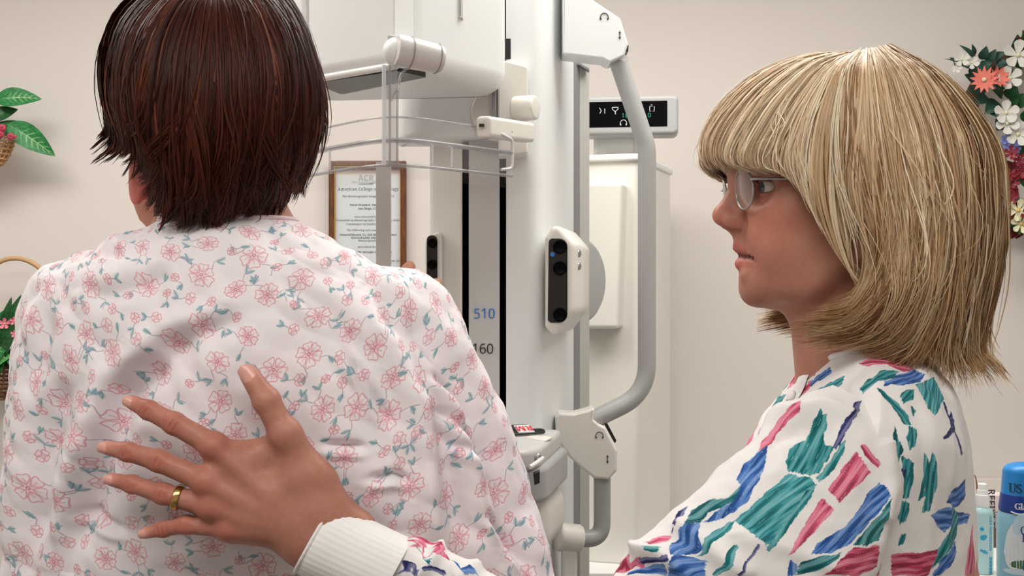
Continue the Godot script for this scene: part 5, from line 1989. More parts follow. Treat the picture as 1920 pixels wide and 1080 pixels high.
func tech_clothes(t: Node3D) -> void:
	# --- the top's trunk
	var lf := []   # near side
	for q in [[1612, 655, 0.062], [1632, 680, 0.085], [1645, 712, 0.115], [1652, 752, 0.145], [1650, 800, 0.165], [1640, 860, 0.172], [1630, 940, 0.17], [1622, 1030, 0.168], [1620, 1130, 0.166], [1620, 1300, 0.17], [1620, 1500, 0.175]]:
		lf.append(T(q[0], q[1], q[2]))
	var rt := []
	for p in lf:
		var q := mirrored(p)
		rt.append(Vector3(q.x + 0.012, q.y, -1.10 + (q.z + 1.10) * 0.82))
	var bk := []   # her back, at the right of the picture
	for q in [[1698, 640], [1738, 668], [1762, 705], [1778, 752], [1790, 810], [1798, 870], [1804, 950], [1806, 1040], [1808, 1130], [1812, 1300], [1818, 1500]]:
		bk.append(T(q[0], q[1], 0.0))
	var fr := []
	for q in [[1530, 672], [1508, 700], [1480, 740], [1452, 785], [1426, 835], [1402, 890], [1385, 960], [1378, 1040], [1380, 1130], [1385, 1300], [1390, 1500]]:
		fr.append(T(q[0], q[1], 0.0))
	var rows := draped(lf, bk, rt, fr, 200, 130, 1.0)
	var n1 := FastNoiseLite.new()
	n1.seed = 15
	n1.frequency = 1.0
	n1.fractal_octaves = 3
	var how := func(p: Vector3, _k: int, j: int) -> float:
		var fall := smoothstep(0.0, 0.1, j / 130.0)
		return (n1.get_noise_3d(p.x * 10.0, p.y * 5.0, p.z * 10.0) * 0.007 + n1.get_noise_3d(p.x * 28.0, p.y * 14.0, p.z * 28.0) * 0.0025) * fall
	rows = pushed(rows, how)
	var m := Mesher.new()
	m.grid(rows, true, lengths(rows, 150))
	var top := part("scrub_top", m, scrub_material(0), t)
	# neckband
	m = Mesher.new()
	var ring := PackedVector3Array()
	for k in 51:
		ring.append(rows[0][(k * 4) % 200])
	m.tube(ring, 0.0035, 10, false)
	part("neckband", m, mat(rgb(226, 226, 228), 0.85), top)
	# placket with buttons down the front
	m = Mesher.new()
	var pl := []
	for j in range(4, 110, 2):
		var r: PackedVector3Array = rows[j]
		var row := PackedVector3Array()
		for k in 9:
			var p := r[101 + k]
			row.append(p + Vector3(-0.0012 - 0.0015 * sin(PI * k / 8.0), 0, 0.0015))
		pl.append(row)
	m.grid(pl, false, lengths_open(pl))
	part("placket", m, scrub_material(2), top)
	for j in [26, 44, 62]:
		var p: Vector3 = rows[j][105] + Vector3(-0.0035, 0.001, 0.002)
		var b := Mesher.new()
		b.lathe([Vector2(0.0, 0.0018), Vector2(0.004, 0.0022), Vector2(0.0055, 0.001), Vector2(0.0055, -0.001), Vector2(0.0, -0.001)], facing(p, Vector3(-0.9, 0.35, 0.25)) * Transform3D(Basis(Vector3(1, 0, 0), PI / 2), Vector3.ZERO), 18)
		part("button", b, mat(rgb(232, 230, 232), 0.3), top)
	# --- left sleeve: pairs of edge points with a distance
	var ringp := [
		[1562, 722, 1690, 792, 0.985, 0.6], [1490, 752, 1692, 850, 0.962, 0.62], [1418, 822, 1684, 922, 0.945, 0.6], [1338, 888, 1668, 1000, 0.93, 0.55], [1272, 950, 1636, 1090, 0.918, 0.52], [1205, 1005, 1560, 1190, 0.91, 0.5],
		[1160, 1062, 1460, 1290, 0.905, 0.5], [1130, 1120, 1340, 1370, 0.90, 0.5], [1080, 1150, 1190, 1390, 0.90, 0.5], [1000, 1112, 1040, 1310, 0.91, 0.55], [930, 1078, 920, 1250, 0.925, 0.6], [850, 1034, 810, 1185, 0.942, 0.65], [790, 1012, 738, 1140, 0.952, 0.7], [762, 1010, 712, 1120, 0.956, 0.7],
	]
	var A := []
	var Bv := []
	var Cd := []
	for q in ringp:
		A.append(P(q[0], q[1], q[4]))
		Bv.append(P(q[2], q[3], q[4]))
		Cd.append(Vector2(q[4], q[5]))
	rows = []
	var nt := 150
	var nu := 96
	for j in nt + 1:
		var u := float(j) / nt
		var a: Vector3 = crv(A, u)
		var b: Vector3 = crv(Bv, u)
		var cd: Vector2 = crv(Cd, u)
		var c := (a + b) / 2.0
		var half := (b - a) / 2.0
		var row := PackedVector3Array()
		for k in nu:
			var an := TAU * k / nu
			row.append(c + half * cos(an) + Vector3(0, 0, 1) * half.length() * cd.y * sin(an))
		rows.append(row)
	var folds := [
		[[Vector2(1420, 800), Vector2(1470, 772), Vector2(1540, 760), Vector2(1600, 780)], 0.006, 12.0], [[Vector2(1440, 830), Vector2(1500, 800), Vector2(1560, 800)], -0.004, 12.0], [[Vector2(1600, 1080), Vector2(1480, 1030), Vector2(1380, 1000)], 0.004, 18.0],
		[[Vector2(1400, 1080), Vector2(1320, 1020), Vector2(1270, 980)], 0.008, 16.0], [[Vector2(1300, 1090), Vector2(1240, 1040), Vector2(1190, 1030)], 0.010, 14.0], [[Vector2(1250, 1080), Vector2(1200, 1060), Vector2(1160, 1070)], -0.006, 9.0],
		[[Vector2(1660, 830), Vector2(1672, 900), Vector2(1655, 980)], 0.005, 14.0], [[Vector2(830, 1012), Vector2(815, 1050), Vector2(780, 1090)], 0.007, 10.0], [[Vector2(900, 1050), Vector2(860, 1090)], 0.006, 12.0],
	]
	var how2 := func(p: Vector3, k: int, j: int) -> float:
		var q := Vector2(p.x / -p.z * F + 960.0, 540.0 - (p.y - EYE) / -p.z * F)
		var s := 0.0
		if sin(TAU * k / nu) > -0.2:
			for fo in folds:
				var l := near_line(q, fo[0])
				var x: float = l.x / fo[2]
				if absf(x) < 3.0:
					s += fo[1] * exp(-x * x) * (0.3 if l.y <= 0.0 or l.y >= 1.0 else 1.0)
		return s + (n1.get_noise_3d(p.x * 12.0, p.y * 12.0, p.z * 12.0) * 0.005 + n1.get_noise_3d(p.x * 30.0, p.y * 30.0, p.z * 30.0) * 0.002) * smoothstep(0.0, 0.08, float(j) / nt)
	rows = pushed(rows, how2)
	m = Mesher.new()
	m.grid(rows, true, lengths(rows, 24))
	part("sleeve", m, scrub_material(1), top)
	# right sleeve, behind
	m = Mesher.new()
	rows = []
	var line := [T(1640, 742, -0.10), T(1645, 790, -0.135), T(1648, 860, -0.165), T(1640, 960, -0.182), T(1632, 1060, -0.19), Vector3(0.342, 1.08, -1.305)]
	for j in 41:
		var u := j / 40.0
		var c: Vector3 = crv(line, u)
		var r := 0.075 * sqrt(clampf(u * 5.0, 0.02, 1.0)) - 0.012 * u
		var row := PackedVector3Array()
		for k in 40:
			var an := TAU * k / 40
			row.append(c + Vector3(cos(an) * r, sin(an) * r * 0.5 * (1.0 - u), sin(an) * r * 0.85) + Vector3.ONE * 0.003 * n1.get_noise_3d(cos(an) * 2.0, u * 6.0, sin(an) * 2.0))
		rows.append(row)
	m.grid(rows, true, lengths(rows))
	part("sleeve", m, scrub_material(2), top)
	# knitted white cuff
	m = Mesher.new()
	var ca := [P(630, 938, 0.966), P(680, 968, 0.962), P(725, 990, 0.958), P(772, 1012, 0.955)]
	var cb := [P(553, 1074, 0.966), P(608, 1097, 0.962), P(655, 1118, 0.958), P(700, 1140, 0.955)]
	rows = []
	for j in 46:
		var u := j / 45.0
		var a: Vector3 = crv(ca, u)
		var b: Vector3 = crv(cb, u)
		var c := (a + b) / 2.0
		var half := (b - a) / 2.0 * (1.0 - 0.05 * exp(-u * 14.0))
		var row := PackedVector3Array()
		for k in 160:
			var an := TAU * k / 160
			var rib := 1.0 + 0.004 * sin(an * 40.0)
			row.append(c + (half * cos(an) + Vector3(0, 0, 1) * half.length() * 0.92 * sin(an)) * rib)
		rows.append(row)
	var inner := []
	for k in 160:
		pass
	m.grid(rows, true)
	var rim := PackedVector3Array()
	for k in 161:
		rim.append(rows[0][k % 160] )
	m.tube(rim, 0.0016, 8, false)
	part("cuff", m, mat(rgb(232, 232, 232), 0.9), top)
	# trousers and shoes
	for s in [-1, 1]:
		m = Mesher.new()
		m.tube(smooth_path([T(1625, 1420, 0) + Vector3(0, 0.03, s * 0.08), Vector3(0.365, 0.5, -1.10 + s * 0.09), Vector3(0.38, 0.1, -1.10 + s * 0.095)], 12), [0.105, 0.103, 0.10, 0.096, 0.09, 0.085, 0.08, 0.077, 0.075, 0.074, 0.074, 0.075, 0.076], 28)
		part("trouser_leg", m, mat(rgb(70, 110, 160), 0.9), t)
		m = Mesher.new()
		m.ball(Vector3(0.315, 0.045, -1.10 + s * 0.095), Vector3(0.13, 0.045, 0.045), 24, 12)
		part("shoe", m, mat(rgb(220, 220, 220), 0.6), t)

func lengths_open(rows: Array) -> Array:
	var out := []
	for j in rows.size():
		var r: PackedVector3Array = rows[j]
		var uv := PackedVector2Array()
		var s := 0.0
		for k in r.size():
			if k > 0:
				s += r[k].distance_to(r[k - 1])
			uv.append(Vector2(s, j * 0.006))
		out.append(uv)
	return out


# brush strokes printed on the top: outline of each stroke in half millimetres of cloth
func strokes(which: int) -> Array:
	return SLEEVE_STROKES if which == 1 else TRUNK_STROKES

const SLEEVE_STROKES := [
	["teal", [71, 96, 62, 103, 56, 97, 52, 112, 50, 126, 39, 150, 26, 146, 24, 160, 28, 198, 35, 211, 61, 221, 69, 227, 78, 214, 84, 191, 77, 171, 68, 162, 69, 138, 74, 119, 72, 107]],
	["aqua", [66, 229, 37, 216, 20, 214, 17, 253, 25, 303, 38, 350, 72, 348, 99, 346, 88, 320, 82, 293, 75, 266]],
	["teal", [13, 117, 8, 135, 9, 174, 15, 199, 20, 209, 26, 205, 21, 166, 19, 131]],
	["teal", [22, 219, 18, 237, 22, 308, 28, 351, 36, 350, 29, 296, 29, 237]],
	["teal", [99, 347, 98, 364, 101, 418, 105, 438, 112, 419, 116, 375, 109, 356]],
	["navy", [21, 3, 17, 36, 17, 104, 20, 142, 27, 145, 29, 95, 30, 17]],
	["pink", [-10, 127, -28, 137, -47, 146, -43, 163, -30, 195, -26, 222, 2, 212, -2, 162]],
	["rose", [-14, 107, -35, 114, -56, 127, -57, 137, -24, 125, -12, 116]],
	["pink", [2, 229, -24, 237, -20, 262, -4, 331, 1, 340, 3, 303, 4, 264]],
	["blue", [-69, 159, -85, 158, -99, 167, -96, 197, -88, 240, -73, 280, -48, 305, -28, 319, -26, 298, -55, 251, -60, 213, -62, 180]],
	["dteal", [-102, 171, -118, 209, -125, 241, -106, 261, -80, 276, -91, 243, -98, 201]],
	["blue", [121, 203, 106, 234, 98, 271, 96, 308, 104, 330, 117, 352, 143, 379, 131, 352, 119, 325, 120, 292, 131, 289, 134, 260]],
	["dteal", [117, 294, 116, 316, 127, 343, 141, 361, 149, 412, 169, 372, 160, 353, 129, 324]],
	["blue", [150, 404, 143, 379, 122, 409, 112, 421, 112, 440, 131, 469, 150, 444, 157, 423]],
	["navy", [184, 362, 167, 396, 168, 417, 166, 435, 189, 392]],
	["pink", [107, 105, 100, 125, 111, 159, 117, 175, 120, 205, 128, 222, 134, 199, 126, 157, 118, 123]],
	["teal", [67, 377, 62, 398, 56, 440, 64, 448, 75, 411, 75, 381]],
	["blue", [125, 458, 109, 443, 93, 433, 70, 453, 113, 507, 132, 482]],
	["navy", [49, 357, 43, 360, 39, 406, 39, 416, 44, 420, 45, 383]],
	["blue", [-6, 343, -25, 345, -32, 359, -20, 367]],
	["dteal", [-22, 337, -43, 312, -68, 293, -68, 303, -50, 339, -32, 359]],
	["rose", [-82, 280, -131, 248, -158, 274, -127, 307, -66, 339, -71, 310]],
	["rose", [189, 501, 173, 514, 165, 510, 142, 530, 168, 528, 168, 542, 191, 518, 193, 506]],
	["pink", [193, 471, 176, 445, 166, 435, 153, 449, 172, 480]],
	["teal", [180, 489, 149, 469, 155, 485, 171, 494]],
	["navy", [165, 517, 156, 499, 139, 475, 133, 479, 143, 504, 156, 522]],
	["blue", [161, 541, 150, 527, 135, 492, 113, 507, 153, 551]],
	["rose", [74, 952, 83, 920, 56, 987, 53, 999]],
	["pink", [106, 886, 84, 885, 64, 912, 59, 945, 71, 956]],
	["teal", [58, 986, 53, 960, 41, 976]],
	["navy", [29, 1024, 36, 990, 23, 1017, 3, 1060]],
	["navy", [40, 984, 42, 939, 35, 947, 31, 982]],
	["blue", [64, 907, 75, 868, 65, 849, 54, 897, 64, 904]],
]

const TRUNK_STROKES := [
	["pink", [-22, 51, 1, 46, 47, 37, 80, 65, 83, 84, 57, 88, 26, 69, -10, 74]],
	["blue", [81, 80, 106, 100, 88, 120, 44, 142, 19, 140, 7, 149, 11, 131, 49, 97]],
	["teal", [7, 97, 48, 88, 29, 118, -7, 136, -29, 153, -34, 135, -17, 111, -7, 115]],
	["aqua", [71, 132, 103, 114, 134, 105, 157, 152, 115, 195, 96, 182, 85, 157]],
	["teal", [-6, 150, 15, 168, 39, 193, 53, 208, 58, 225, 42, 228, 19, 193, 0, 168]],
	["teal", [35, 167, 48, 150, 67, 148, 62, 170, 41, 184]],
	["teal", [57, 181, 71, 191, 64, 206]],
	["teal", [52, 227, 71, 230, 70, 261, 57, 270, 49, 249]],
	["dteal", [26, 230, 35, 255, 48, 271, 43, 293, 38, 318, 15, 305, 27, 280, 26, 248]],
	["teal", [45, 281, 72, 288, 76, 318, 72, 347, 45, 352, 42, 331, 55, 306]],
	["navy", [42, 302, 59, 301, 56, 326, 44, 327]],
	["teal", [93, 264, 108, 281, 110, 264, 126, 279, 136, 317, 124, 360, 106, 365, 112, 335, 95, 347, 100, 302]],
	["teal", [57, 353, 76, 354, 75, 385, 60, 391, 51, 376]],
	["teal", [65, 407, 77, 406, 73, 424, 61, 426]],
	["blue", [258, 287, 265, 316, 210, 343, 171, 340, 182, 319]],
	["blue", [125, 366, 173, 347, 285, 347, 270, 364, 203, 372, 173, 391, 147, 379]],
	["teal", [199, 340, 232, 355, 223, 393, 161, 441, 139, 453, 157, 417, 194, 382]],
	["blue", [221, 397, 224, 417, 189, 450, 161, 463, 141, 465, 166, 436]],
	["pink", [301, 359, 310, 412, 316, 453, 255, 455, 271, 406]],
	["rose", [50, 442, 99, 431, 159, 420, 142, 450, 128, 466, 52, 477]],
	["rose", [24, 446, 32, 449, 30, 480, 12, 482]],
	["navy", [181, 173, 196, 189, 201, 207, 143, 236, 131, 236, 172, 207]],
	["navy", [150, 160, 157, 159, 232, 247, 224, 250]],
	["blue", [-81, 25, -83, 43, -123, 55, -164, 65, -176, 53]],
	["rose", [-163, 51, -174, 68, -245, 94, -318, 120, -316, 103]],
	["teal", [-58, 62, -68, 87, -129, 91, -201, 98, -142, 78]],
	["pink", [-78, 81, -85, 103, -118, 86]],
	["pink", [-281, 33, -179, 31, -250, 60, -306, 81, -287, 59]],
	["teal", [-489, 133, -299, 86, -400, 140, -439, 144]],
]

const SPAN := 0.66   # metres of cloth that one print covers

func more_strokes(seed_no: int) -> Array:   # the print goes on round the sides that are turned away
	var rng := RandomNumberGenerator.new()
	rng.seed = seed_no
	var out := []
	if seed_no > 43:
		return out
	var names := ["teal", "blue", "pink", "rose", "aqua", "navy", "dteal"]
	for k in 70:
		var side := 1.0 if k % 2 else -1.0
		var c := Vector2(side * rng.randf_range(430 if seed_no == 40 else 300, 660), rng.randf_range(20, 1240))
		var d := Vector2.from_angle(rng.randf_range(0.7, 2.2)) * rng.randf_range(40, 110)
		var w := Vector2(-d.y, d.x).normalized() * rng.randf_range(12, 46)
		var q := []
		for v in [c - d - w * 0.7, c - d * 0.2 - w, c + d - w * 0.6, c + d * 1.1 + w * 0.3, c + d * 0.3 + w, c - d * 0.9 + w * 0.9]:
			q.append(int(v.x))
			q.append(int(v.y))
		out.append([names[rng.randi() % 7], q])
	return out

func brush_print(list: Array, n: int, seed_no: int) -> Image:
	var im := Image.create(n, n, false, Image.FORMAT_RGB8)
	im.fill(rgb(224, 222, 222))
	var inks := {"teal": rgb(36, 122, 130), "aqua": rgb(52, 140, 150), "dteal": rgb(32, 104, 112), "blue": rgb(52, 98, 172), "navy": rgb(46, 50, 104), "pink": rgb(206, 88, 118), "rose": rgb(186, 66, 94)}
	var noise := FastNoiseLite.new()
	noise.seed = seed_no
	noise.frequency = 1.0
	noise.fractal_octaves = 3
	for st in list + more_strokes(seed_no):
		var poly := PackedVector2Array()
		var flat: Array = st[1]
		for k in range(0, flat.size(), 2):
			poly.append(Vector2(flat[k] / 2000.0 / SPAN + 0.5, flat[k + 1] / 2000.0 / SPAN + 0.02) * n)
		# longest run of the outline gives the way the brush went
		var c := Vector2.ZERO
		for p in poly:
			c += p
		c /= poly.size()
		var xx := 0.0
		var xy := 0.0
		var yy := 0.0
		var lo := poly[0]
		var hi := poly[0]
		for p in poly:
			var d := p - c
			xx += d.x * d.x
			xy += d.x * d.y
			yy += d.y * d.y
			lo = lo.min(p)
			hi = hi.max(p)
		var ang := 0.5 * atan2(2.0 * xy, xx - yy)
		var along := Vector2.from_angle(ang)
		var across := Vector2(-along.y, along.x)
		var ink: Color = inks[st[0]]
		for y in range(maxi(0, int(lo.y) - 3), mini(n, int(hi.y) + 4)):
			for x in range(maxi(0, int(lo.x) - 3), mini(n, int(hi.x) + 4)):
				var p := Vector2(x, y)
				var d := p - c
				var a := d.dot(along)
				var b := d.dot(across)
				var rough := noise.get_noise_2d(b * 0.2, a * 0.02) * 3.0
				var q := p + along * rough + across * noise.get_noise_2d(a * 0.04, b * 0.04) * 2.0
				if not Geometry2D.is_point_in_polygon(q, poly):
					continue
				var streak := noise.get_noise_2d(b * 0.12 + 40.0, a * 0.008)
				var bare := noise.get_noise_2d(b * 0.3 + 90.0, a * 0.012)
				var col := ink.lerp(Color.WHITE, clampf(streak * 0.45 + 0.12, 0.0, 0.34))
				if streak < -0.1:
					col = ink.darkened(minf(0.25, (-streak - 0.1) * 0.9))
				if bare > 0.52:
					col = col.lerp(rgb(224, 222, 222), 0.5)
				im.set_pixel(x, y, col)
	return im

func scrub_material(which: int) -> StandardMaterial3D:
	var m := mat(Color.WHITE, 0.85)
	m.rim_enabled = true
	m.rim = 0.2
	m.metallic_specular = 0.2
	if which < 2:
		m.albedo_texture = ImageTexture.create_from_image(brush_print(strokes(which), 1280, 40 + which))
		m.uv1_scale = Vector3(1.0 / SPAN, 1.0 / SPAN, 1)
		m.uv1_offset = Vector3(0.5, 0.02, 0)
	else:
		m.albedo_texture = ImageTexture.create_from_image(brush_print([["rose", [-300, 40, -100, 60, 100, 200, -200, 260]], ["blue", [-40, 260, 200, 300, 120, 420, -200, 380]], ["teal", [-300, 420, 100, 440, 60, 560, -260, 600]], ["navy", [-120, 620, 160, 640, 100, 700, -160, 720]], ["pink", [-240, 720, 200, 760, 120, 900, -220, 880]], ["blue", [-300, 930, 300, 960, 200, 1200, -300, 1100]]], 512, 44))
		m.uv1_scale = Vector3(1.0 / SPAN, 1.0 / SPAN, 1)
		m.uv1_offset = Vector3(0.5, 0.02, 0)
	return m

# ---------------------------------------------------------------- flowers and baskets on the wall
func leaf_mesh(from: Vector3, to: Vector3, width: float, face: Vector3, bow := 0.15, cup := 0.25, shape := 0.0, round_tip := false) -> Mesher:
	var m := Mesher.new()
	var d := to - from
	var l := d.length()
	var x := d.normalized()
	var n := (face - x * face.dot(x)).normalized()
	var s := n.cross(x)
	var rows := []
	var uvs := []
	for j in 15:
		var u := j / 14.0
		var w := width * 0.5 * pow(sin(PI * pow(u, 0.8 + shape)), 0.8) * (1.0 - 0.25 * u)
		if round_tip:
			w = width * 0.5 * minf(pow(u, 0.6) * 1.1, sqrt(maxf(0.0, 1.0 - pow(maxf(0.0, u - 0.55) / 0.45, 2.0))))
		var row := PackedVector3Array()
		var uv := PackedVector2Array()
		for k in 9:
			var q := k / 4.0 - 1.0
			row.append(from + x * l * u + s * w * q + n * (l * bow * sin(PI * u) + absf(q) * w * cup))
			uv.append(Vector2(u, 0.5 + q * 0.5))
		rows.append(row)
		uvs.append(uv)
	m.grid(rows, false, uvs)
	return m

func leaf_material(dark: Color, light: Color, vein: Color, amount: float) -> StandardMaterial3D:
	var n := 128
	var im := Image.create(n, n, false, Image.FORMAT_RGB8)
	var noise := FastNoiseLite.new()
	noise.seed = 3
	noise.frequency = 0.05
	for y in n:
		for x in n:
			var u := x / float(n)
			var q := absf(y / float(n) - 0.5) * 2.0
			var c := dark.lerp(light, clampf(0.5 + noise.get_noise_2d(x, y) * 0.9, 0.0, 1.0))
			var rib := fposmod((u - q * 0.16) * 9.0, 1.0)
			var line := smoothstep(0.2, 0.0, absf(rib - 0.5)) * smoothstep(0.95, 0.2, q)
			line = maxf(line, smoothstep(0.07, 0.02, q))
			c = c.lerp(vein, line * amount * smoothstep(0.1, 0.7, u + 0.15))
			im.set_pixel(x, y, c)
	var m := mat(Color.WHITE, 0.45)
	m.albedo_texture = ImageTexture.create_from_image(im)
	m.cull_mode = BaseMaterial3D.CULL_DISABLED
	return m

func blossom(parent: Node3D, called: String, at: Vector3, face: Vector3, petals: int, r: float, wide: float, pm: Material, cm: Material, turn := 0.0, cup := 0.35) -> void:
	var o := Node3D.new()
	o.name = called
	parent.add_child(o, true)
	var x := facing(at, face)
	for k in petals:
		var a := TAU * k / petals + turn
		var d := x.basis * Vector3(cos(a), sin(a), cup)
		part("petal", leaf_mesh(at + d * r * 0.08, at + d * r, wide, x.basis.z + d * -0.3, -0.06, 0.2, -0.2, petals < 8), pm, o)
	var m := Mesher.new()
	m.ball(at + x.basis.z * r * 0.12, Vector3.ONE * r * 0.16, 12, 8)
	part("flower_centre", m, cm, o)

func weave(c: Vector3, prof: Array, stakes: int, hoops: int, m_stake: Material, m_hoop: Material, parent: Node3D) -> void:
	for k in stakes:
		var a := TAU * k / stakes
		var path := PackedVector3Array()
		for j in 9:
			var q: Vector2 = crv(prof, j / 8.0)
			path.append(c + Vector3(cos(a) * q.x, q.y, sin(a) * q.x * 0.6))
		var m := Mesher.new()
		m.tube(path, 0.0022, 7)
		part("stake", m, m_stake, parent)
	for h in hoops:
		var q: Vector2 = crv(prof, float(h) / (hoops - 1))
		var path := PackedVector3Array()
		for k in 97:
			var a := TAU * k / 96
			var r := q.x + 0.0026 * sin(a * stakes / 2.0 + PI * h)
			path.append(c + Vector3(cos(a) * r, q.y, sin(a) * r * 0.6))
		var m := Mesher.new()
		m.tube(path, 0.0027, 6, false)
		part("woven_cane", m, m_hoop, parent)

func ornaments() -> void:
	var green := leaf_material(rgb(14, 92, 44), rgb(44, 142, 72), rgb(190, 212, 150), 0.75)
	var deep := leaf_material(rgb(8, 52, 22), rgb(24, 98, 40), rgb(60, 130, 60), 0.35)
	var fresh := leaf_material(rgb(52, 130, 58), rgb(96, 172, 92), rgb(180, 214, 150), 0.5)
	var euca := leaf_material(rgb(22, 54, 46), rgb(44, 84, 72), rgb(70, 110, 96), 0.3)
	var maroon := leaf_material(rgb(70, 18, 24), rgb(120, 34, 40), rgb(130, 60, 60), 0.3)
	var cane := mat(rgb(186, 142, 98), 0.6)
	var dark_cane := mat(rgb(104, 62, 40), 0.6)
	var berry := mat(rgb(190, 70, 96), 0.4)
	var pinkp := mat(rgb(224, 120, 150), 0.7)
	var yellow := mat(rgb(214, 190, 96), 0.7)
	var d := 2.71
	# --- upper basket
	var t := thing("wall_basket", "small tan wicker wall basket with large veined green leaves and pink berries", "wall basket", Vector3(P(-45, 300, d).x, level(322, d), -d))
	weave(P(-42, 0, d) * Vector3(1, 0, 1) + Vector3(0, level(322, d), 0), [Vector2(0.035, 0.0), Vector2(0.062, 0.025), Vector2(0.077, 0.055), Vector2(0.083, 0.078)], 26, 9, cane, cane, t)
	for q in [[-10, 188, 79, 186, 0.052, 0.12, green], [14, 232, 104, 293, 0.062, 0.10, green], [-20, 225, 34, 205, 0.04, 0.1, deep], [-10, 262, 30, 226, 0.04, 0.15, deep], [-40, 250, 20, 250, 0.05, 0.1, deep], [-60, 230, -110, 190, 0.06, 0.1, green], [-40, 220, -50, 140, 0.05, 0.12, deep]]:
		part("leaf", leaf_mesh(P(q[0], q[1], d - 0.02), P(q[2], q[3], d + 0.01), q[4], Vector3(0.1, 0.25, 1), q[5]), q[6], t)
	for q in [[4, 240, 0.009], [1, 252, 0.008], [20, 256, 0.0085], [-12, 246, 0.009], [27, 257, 0.005]]:
		var m := Mesher.new()
		m.ball(P(q[0], q[1], d - 0.05), Vector3.ONE * (q[2] as float), 14, 10)
		m.ball(P(q[0] - 1, q[1] - 3, d - 0.058), Vector3.ONE * (q[2] as float) * 0.4, 8, 6)
		part("berry", m, berry, t)
	# --- lower basket with a hoop handle
	t = thing("wall_basket", "brown wicker wall basket with a round cane hoop handle, dark leaves and small pink flowers", "wall basket", Vector3(P(-30, 0, d).x, level(748, d), -d))
	weave(P(-36, 0, d) * Vector3(1, 0, 1) + Vector3(0, level(747, d), 0), [Vector2(0.07, 0.0), Vector2(0.084, 0.025), Vector2(0.09, 0.05), Vector2(0.093, 0.075)], 26, 9, dark_cane, dark_cane, t)
	var hoop := PackedVector3Array()
	for k in 33:
		var a := PI * 1.02 * k / 32.0 - 0.01
		hoop.append(P(28, 600, d - 0.01) + Vector3(-cos(a) * 0.105, sin(a) * 0.142, 0))
	var hm := Mesher.new()
	hm.tube(hoop, 0.0055, 10)
	part("handle", hm, mat(rgb(196, 156, 112), 0.55), t)
	for q in [[10, 640, 22, 556, 0.03, 0.1, deep], [14, 640, 40, 552, 0.035, 0.1, deep], [-20, 660, -4, 572, 0.06, 0.1, deep], [-10, 680, 38, 600, 0.05, 0.12, deep], [-30, 680, 20, 640, 0.06, 0.1, green], [-25, 690, 26, 664, 0.035, 0.15, fresh], [10, 690, 34, 650, 0.04, 0.1, deep], [22, 652, 34, 700, 0.035, 0.08, green], [-10, 640, 10, 580, 0.045, 0.1, green], [-15, 700, 12, 668, 0.05, 0.1, deep]]:
		part("leaf", leaf_mesh(P(q[0], q[1], d - 0.03), P(q[2], q[3], d - 0.05), q[4], Vector3(0.1, 0.25, 1), q[5]), q[6], t)
	for q in [[9, 607, 0.013], [27, 602, 0.010], [28, 626, 0.009]]:
		blossom(t, "pink_flower", P(q[0], q[1], d - 0.09), Vector3(0.1, 0.1, 1), 5, q[2], (q[2] as float) * 0.75, pinkp, yellow, 0.3)
	# --- wreath at the right
	t = thing("floral_wreath", "wreath of white, coral and dark red flowers with grey green leaves on the wall", "wreath", P(1930, 260, d))
	var ring := PackedVector3Array()
	for k in 49:
		var a := TAU * k / 48
		ring.append(P(1935, 262, d + 0.04) + Vector3(cos(a) * 0.16, sin(a) * 0.2, 0))
	var rm := Mesher.new()
	rm.tube(ring, 0.02, 10, false)
	part("twig_ring", rm, mat(rgb(70, 50, 36), 0.9), t)
	var white := mat(rgb(206, 206, 198), 0.8)
	var cream := mat(rgb(214, 212, 176), 0.7)
	var coral := mat(rgb(216, 118, 104), 0.7)
	var blue := mat(rgb(120, 134, 200), 0.7)
	var red := mat(rgb(126, 26, 40), 0.6)
	# leaves: [sight line of the base, of the tip, width, material]
	for q in [[1830, 112, 1798, 84, 0.014, euca], [1826, 105, 1822, 82, 0.014, euca], [1822, 110, 1806, 108, 0.014, euca], [1840, 112, 1850, 86, 0.026, euca], [1850, 118, 1868, 92, 0.024, euca], [1826, 122, 1812, 128, 0.014, euca], [1838, 128, 1860, 118, 0.03, euca], [1862, 110, 1886, 98, 0.022, euca], [1866, 122, 1892, 118, 0.026, euca], [1822, 142, 1836, 118, 0.03, euca], [1830, 155, 1808, 140, 0.03, euca], [1850, 180, 1828, 196, 0.035, euca], [1870, 190, 1846, 215, 0.04, euca], [1880, 180, 1860, 168, 0.03, deep], [1890, 185, 1906, 160, 0.04, deep], [1895, 195, 1912, 185, 0.03, deep], [1900, 200, 1920, 175, 0.04, deep], [1880, 130, 1900, 142, 0.03, euca], [1900, 110, 1915, 132, 0.03, deep], [1840, 172, 1816, 170, 0.03, euca],
			[1905, 290, 1920, 270, 0.03, deep], [1900, 330, 1884, 300, 0.035, maroon], [1905, 340, 1920, 315, 0.035, maroon], [1900, 350, 1890, 385, 0.03, maroon], [1912, 375, 1896, 372, 0.02, euca], [1912, 382, 1900, 396, 0.02, maroon], [1910, 425, 1888, 450, 0.03, maroon], [1912, 430, 1904, 448, 0.025, maroon], [1915, 330, 1935, 360, 0.035, deep], [1845, 140, 1786, 118, 0.012, euca], [1790, 118, 1780, 108, 0.012, euca], [1800, 122, 1784, 124, 0.012, euca], [1835, 130, 1770, 110, 0.010, euca], [1920, 230, 1940, 200, 0.04, deep], [1870, 165, 1880, 150, 0.03, euca], [1855, 200, 1870, 220, 0.04, euca], [1880, 230, 1868, 245, 0.04, euca]]:
		part("leaf", leaf_mesh(P(q[0], q[1], d - 0.01), P(q[2], q[3], d - 0.03), q[4], Vector3(-0.1, 0.2, 1), 0.1), q[5], t)
